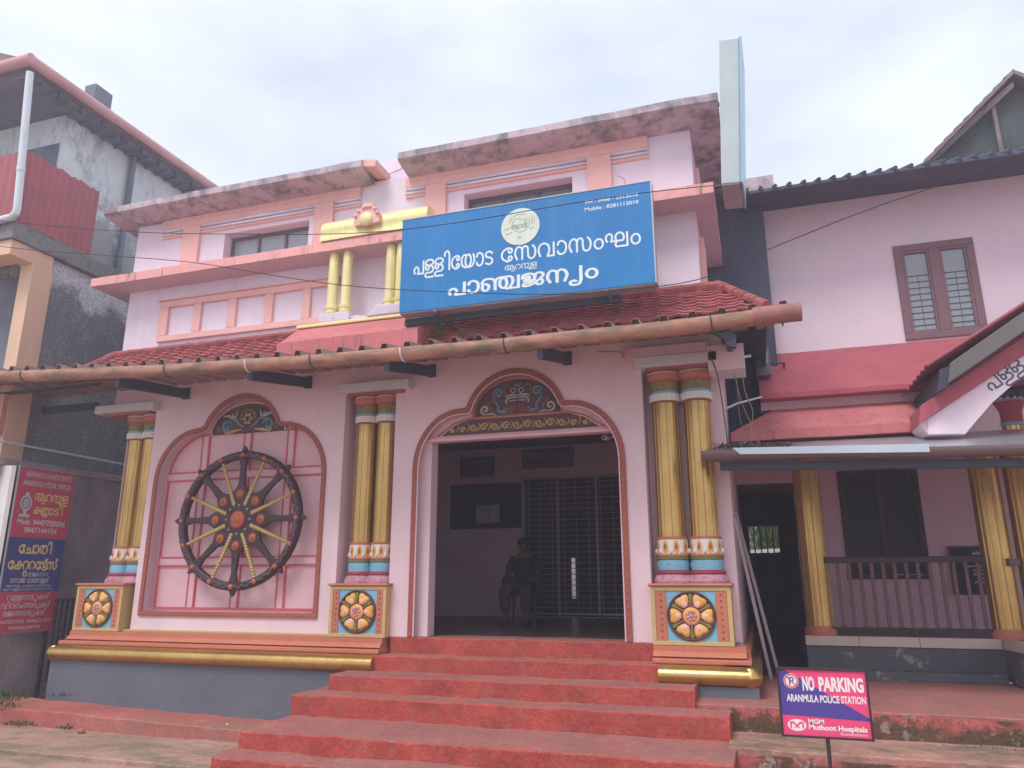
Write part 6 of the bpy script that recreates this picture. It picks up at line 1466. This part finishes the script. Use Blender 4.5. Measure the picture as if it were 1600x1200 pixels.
corr((-12.5, 7.02), (-9.82, 7.02), 5.80, 6.90, 68, 1, 'corrugated_sheet', LB)
# boundary wall, railing, conduit
BW = thing('boundary_wall', (-9.75, 9, -1), 'mauve grey stained boundary wall behind the handicrafts banner', 'wall')
wobble(MB().box(-9.88, -9.72, 7.30, 12, -1, 2.30).build('wall', M['boundary'], BW), 6, .006, 1.5, 3)
wobble(MB().box(-9.92, -9.66, 7.28, 12, 2.305, 2.40).build('coping', M['boundary'], BW, bevel=.01), 6, .008, 2, 5)
tag(MB().tube([(-9.70, 7.2, 2.62), (-9.70, 9.45, 2.60)], .016, 8).build('wall_conduit', M['pvc'], smooth=True), 'thin white conduit running along the stained wall above the banner', 'pipe')
FN = thing('iron_fence', (-9.35, 8.8, 0), 'short dark iron fence between the banner and the hall pedestal', 'fence')
for k in range(12):
    y = 8.28 + k * .085; MB().box(-9.36, -9.34, y, y + .03, -.55, .50).build('bar', M['steel'], FN)
MB().box(-9.365, -9.335, 8.25, 9.3, .50, .53).build('rail', M['steel'], FN)
# tall banner board
BN = thing('banner_board', (-9.4, 7.9, .11), 'tall red and blue advertising board with yellow Malayalam lettering beside the boundary wall', 'sign')
X = -9.40; y0, y1 = 7.45, 8.335
MB().box(X - .03, X, y0, y1, .11, 2.29).build('board', M['frame_grey'], BN)
for a, b, mt in ((1.345, 2.275, 'bannerred'), (.635, 1.344, 'bannerblue'), (.125, .634, 'bannerred')): MB().box(X, X + .003, y0 + .01, y1 - .01, a, b).build('print_panel', M[mt], BN)
for y in (7.55, 8.25): MB().box(X - .075, X - .032, y, y + .04, -.95, 2.2).build('post', M['steel'], BN)
P = on_x(X + .0042)
write_en('AISWARYA HANDICRAFTS', y0 + .10, 2.155, y1 - .06, .075, P, None, .02).build('lettering', M['greyprint'], BN)
write_en('ARANMULA METAL MIRROR', y0 + .08, 2.035, y1 - .05, .075, P, None, .02).build('lettering', M['greyprint'], BN)
write_en('Mob: 9447705036', y0 + .08, 1.515, y1 - .06, .072, P, None, .03).build('lettering', M['greyprint'], BN)
write_en('9847144154', y0 + .20, 1.41, y1 - .18, .072, P, None, .03).build('lettering', M['greyprint'], BN)
write_ml('A ra nma u lla', y0 + .29, 1.845, y1 - .08, .095, .016, P).build('lettering', M['yellowprint'], BN)
write_ml('ka nna aa ta i', y0 + .30, 1.67, y1 - .14, .085, .015, P, None).build('lettering', M['yellowprint'], BN)
write_ml('ee ca aa tha i', y0 + .18, 1.14, y1 - .22, .105, .020, P).build('lettering', M['yellowprint'], BN)
write_ml('ee ka rra ra ee zha half sa half', y0 + .06, .93, y1 - .10, .10, .019, P, None).build('lettering', M['yellowprint'], BN)
write_ml('ee ja na ra', y0 + .36, .835, y1 - .22, .045, .008, P).build('lettering', M['greyprint'], BN)
write_ml('ma na aa ja sp ma aa ya va lla l', y0 + .13, .755, y1 - .20, .05, .009, P, None).build('lettering', M['greyprint'], BN)
write_ml('A ra nma u lla sp ca aa ka na ra aa ya na va ta', y0 + .08, .70, y1 - .15, .022, .005, P, None).build('lettering', M['greyprint'], BN)
write_ml('A ra nma u lla ka aa va na ra aa ya sa na va ta', y0 + .04, .655, y1 - .12, .022, .005, P, None).build('lettering', M['greyprint'], BN)
write_ml('va lla lla sa da yy ka l', y0 + .12, .535, y1 - .16, .055, .010, P, None).build('lettering', M['greyprint'], BN)
write_ml('va i va aa ha sa da yy ka l', y0 + .06, .43, y1 - .12, .055, .010, P, None).build('lettering', M['greyprint'], BN)
write_ml('bha ja na sa da yy ka l', y0 + .10, .33, y1 - .18, .055, .010, P, None).build('lettering', M['greyprint'], BN)
write_en('9447531970, 9846531970', y0 + .03, .235, y1 - .06, .045, P, None, .02).build('lettering', M['greyprint'], BN)
write_en('9496654970', y0 + .20, .155, y1 - .22, .045, P, None, .02).build('lettering', M['greyprint'], BN)
# printed hand mirror
def ellx(cy, cz, ry, rz, lift, mt, n=24): 
    return MB().add([(X + lift, cy, cz)] + [(X + lift, cy + ry * cos(2 * pi * i / n), cz + rz * sin(2 * pi * i / n)) for i in range(n)], [(0, 1 + i, 1 + (i + 1) % n) for i in range(n)])
m_ = ellx(y0 + .17, 1.80, .085, .105, .0042, 0); [m_.add(*[(q.v, q.f)][0]) for q in (ellx(y0 + .17, 1.915, .03, .03, .0045, 0),)]
m_.quad((X + .0041, y0 + .14, 1.71), (X + .0041, y0 + .20, 1.71), (X + .0041, y0 + .19, 1.64), (X + .0041, y0 + .15, 1.64)); m_.quad((X + .0046, y0 + .09, 1.65), (X + .0046, y0 + .25, 1.65), (X + .0046, y0 + .25, 1.61), (X + .0046, y0 + .09, 1.61))
m_.build('mirror_print', M['greyprint'], BN); ellx(y0 + .17, 1.80, .062, .08, .0050, 0).build('mirror_rim', M['violet'], BN); ellx(y0 + .17, 1.80, .050, .068, .0056, 0).build('mirror_glass', M['paper'], BN)
WP = tag(MB().hexa([(-9.46, 7.38, .4), (-9.43, 7.42, .4), (-10.3, 7.62, .4), (-10.33, 7.58, .4), (-9.46, 7.38, 2.28), (-9.43, 7.42, 2.28), (-10.3, 7.62, 2.35), (-10.33, 7.58, 2.35)]).build('plain_board', M['white']), 'plain white board standing beside the tall banner', 'board')

# ------------------------------------------------------------------ no parking sign
NP = thing('no_parking_sign', (.30, 5.2, -1.04), 'pink and violet no parking sign on a thin post before the terrace', 'sign')
xa, xb, za, zb_, yn = .045, .562, -.137, .262, 5.2
w_, h_ = xb - xa, zb_ - za
T = lambda u, v: (xa + .012 + (w_ - .024) * u, zb_ - .012 - (h_ - .024) * v)
MB().box(xa + .004, xb - .004, yn + .004, yn + .012, za + .004, zb_ - .004).build('board', M['hotpink'], NP)
fr = MB(); t = .0125
fr.box(xa, xb, yn - .006, yn + .02, za, za + t); fr.box(xa, xb, yn - .006, yn + .02, zb_ - t, zb_); fr.box(xa, xa + t, yn - .006, yn + .02, za + t, zb_ - t); fr.box(xb - t, xb, yn - .006, yn + .02, za + t, zb_ - t)
fo_ = fr.build('frame', M['black'], NP, bevel=.002)
MB().tube([(.305, yn + .015, za), (.305, yn + .018, -1.06)], .012, 10).build('post', M['black'], NP)
vp = [T(0, 0), T(.06, 0), T(1, .70), T(1, .745), T(0, .70)]
MB().add([(a, yn + .0032, b) for a, b in vp], [tuple(range(5))]).build('violet_field', M['violet'], NP)
P = on_y(yn + .0024)
def tx(text, u0, u1, v1, hv, mb, bold=.04):
    a, z = T(u0, v1); b, _ = T(u1, v1); write_en(text, a, z, b, hv * (h_ - .024), P, None, bold).build('lettering', M['signwhite'], NP)
mb = MB(); tx('NO', .27, .41, .31, .20, mb, .045); tx('PARKING', .46, .97, .31, .20, mb, .045); tx('ARANMULA POLICE STATION', .07, .98, .49, .105, mb, .03)
tx('MGM', .30, .48, .815, .065, mb, .035); tx('Muthoot Hospitals', .30, .96, .905, .075, mb, .035); tx('Kozhencherry', .66, .96, .97, .045, mb, .0)
def dsk(u, v, r, lift, sy=1.0, n=30): a, b = T(u, v); return MB().add([(a, yn + .003 - lift, b)] + [(a + r * cos(2 * pi * i / n), yn + .003 - lift, b + r * sy * sin(2 * pi * i / n)) for i in range(n)], [(0, 1 + i, 1 + (i + 1) % n) for i in range(n)])
dsk(.14, .18, .043, .0004).build('sign_disc', M['signwhite'], NP)
a, b = T(.14, .18)
mb = MB(); mb._lift = .0006; ribbon(mb, [(a + .036 * cos(2 * pi * i / 30), b + .036 * sin(2 * pi * i / 30)) for i in range(31)], .007, P); ribbon(mb, [(a - .026, b + .026), (a + .026, b - .026)], .006, P); mb.build('red_ring', M['signred'], NP)
mb = MB(); mb._lift = .0004; ribbon(mb, [(a - .008, b - .022), (a - .008, b + .02)], .008, P); ribbon(mb, [(a - .008, b + .019), (a + .008, b + .019), (a + .014, b + .008), (a + .007, b - .002), (a - .008, b - .002)], .007, P); mb.build('letter_p', M['violet'], NP)
dsk(.165, .85, .054, .0004, .62).build('logo_oval', M['signwhite'], NP)
a, b = T(.165, .85)
mb = MB(); mb._lift = .0006; ribbon(mb, [(a - .034, b - .016), (a - .034, b + .014), (a - .022, b + .016), (a, b - .004), (a + .022, b + .016), (a + .034, b + .014), (a + .034, b - .016)], .010, P); ribbon(mb, [(a - .014, b - .016), (a, b - .006), (a + .014, b - .016)], .006, P); mb.build('logo_mark', M['hotpink'], NP)

# ------------------------------------------------------------------ weeds and stones on the yard
wd = MB(); rnd = random.Random(12)
def clump(x, y, z, r, h, n):
    for i in range(n):
        a = rnd.uniform(0, 6.28); q = r * sqrt(rnd.random()); px, py = x + q * cos(a), y + q * sin(a) * .5; hh = h * rnd.uniform(.3, 1) * (1 - .5 * q / r)
        d = Vector((rnd.uniform(-.4, .4), rnd.uniform(-.4, .4), 1)).normalized() * hh; s_ = Vector((rnd.uniform(-1, 1), rnd.uniform(-1, 1), 0)).normalized() * hh * .16; p = Vector((px, py, z))
        wd.add([p - s_ * .3, p + d * .55 + s_, p + d, p + d * .55 - s_], [(0, 1, 2, 3)])
for x, y, z, r, h, n in ((-9.15, 7.35, -.63, .55, .16, 260), (-8.9, 7.1, -.68, .5, .12, 200), (-9.6, 7.4, -.6, .5, .2, 200), (-8.35, 7.16, -.85, .25, .09, 90), (-7.65, 7.12, -.85, .12, .09, 50), (-8.5, 7.76, -.62, .25, .06, 90), (.9, 6.70, -.86, .6, .07, 120), (1.7, 7.36, -.53, .7, .05, 140), (-.1, 7.36, -.53, .2, .04, 40)): clump(x, y, z, r, h, n)
tag(wd.build('weeds', M['weed']), 'low green weeds growing along the foot of the ledges', 'weeds', kind='stuff')
for k, (x, y, z, s_) in enumerate(((-7.40, 7.12, -.86, .035), (-4.9, 7.4, -.735, .012), (-5.6, 7.3, -.72, .012))):
    o = MB().ball((x, y, z + s_ * .3), s_, 8, 6, (1.3, 1, .7)).build('stone', M['ledge'] if k == 0 else M['white'])
    wobble(o, 1, s_ * .3, 9, k); tag(o, ['reddish stone lying at the foot of the faded ledge', 'tiny white pebble on the ledge near the steps', 'tiny white pebble on the ledge below the grey plinth'][k], 'stone')
def split_pieces(o, name):
    me = o.data; n = len(me.vertices); par = list(range(n))
    def find(a):
        while par[a] != a: par[a] = par[par[a]]; a = par[a]
        return a
    for e in me.edges:
        a, b = find(e.vertices[0]), find(e.vertices[1])
        if a != b: par[a] = b
    groups = {}
    for p in me.polygons: groups.setdefault(find(p.vertices[0]), []).append(p)
    if len(groups) < 2: return
    for g in groups.values():
        idx = {}; vs = []; fs = []
        for p in g:
            f = []
            for v in p.vertices:
                if v not in idx: idx[v] = len(vs); vs.append(me.vertices[v].co[:])
                f.append(idx[v])
            fs.append(f)
        m2 = bpy.data.meshes.new(name); m2.from_pydata(vs, [], fs); m2.update(); m2.materials.append(me.materials[0])
        if g[0].use_smooth: m2.polygons.foreach_set('use_smooth', [True] * len(fs))
        q = bpy.data.objects.new(name, m2); COL.objects.link(q); q.parent = o.parent
        for md in o.modifiers:
            if md.type == 'BEVEL': b = q.modifiers.new('edge', 'BEVEL'); b.width = md.width; b.segments = 2; b.limit_method = 'ANGLE'; b.angle_limit = md.angle_limit
    bpy.data.objects.remove(o)
SPLIT = {'mask_relief': 'relief_stroke', 'olive_scroll': 0, 'blue_scroll': 0, 'corner_fillet': 0, 'door_jamb': 0, 'hub_stud': 0, 'inner_wall': 0, 'petal_heart': 0, 'red_arc': 0, 'rim_point': 0, 'side_wall': 0, 'stud_strip': 0, 'eyes': 'eye', 'pistils': 'pistil', 'orange_drop': 0,
         'white_leaf': 0, 'moulding': 0, 'lower_moulding': 0, 'side_panel': 0, 'panel_band': 0, 'red_moulding': 0, 'eave_soffit': 0, 'passage_wall': 0, 'veranda_beam': 0, 'crest_petals': 'crest_petal', 'studs': 'stud' }
STUFF = {'drop_core', 'white_drop', 'bead_row', 'rim_scroll', 'print_lines', 'olive_bead', 'scroll'}
for o in list(bpy.data.objects):
    if o.type != 'MESH': continue
    s_ = o.name.split('.')[0]
    if s_ == 'studs' and len(o.data.vertices) > 2000: o['kind'] = 'stuff'; continue
    if s_ in SPLIT: split_pieces(o, SPLIT[s_] or s_)
    elif s_ in STUFF: o['kind'] = 'stuff'
for o in bpy.data.objects:
    if '_loc' in o: del o['_loc']
# ------------------------------------------------------------------ added volume imitating lens glare
HZ = MB().box(-31, 31, -21, 41, -2.2, 9.8).build('glare_haze', M['white'])
hm = bpy.data.materials.new('lens_glare_volume'); hm.use_nodes = True; t = hm.node_tree; t.nodes.clear()
mo = t.nodes.new('ShaderNodeOutputMaterial'); pv = t.nodes.new('ShaderNodeVolumePrincipled'); pv.inputs['Color'].default_value = (.95, .87, 1, 1); pv.inputs['Density'].default_value = .009; pv.inputs['Anisotropy'].default_value = .35
t.links.new(pv.outputs['Volume'], mo.inputs['Volume']); HZ.data.materials.clear(); HZ.data.materials.append(hm)
HZ['kind'] = 'stuff'; HZ['label'] = 'thin milky volume added over the whole place to imitate lens glare'
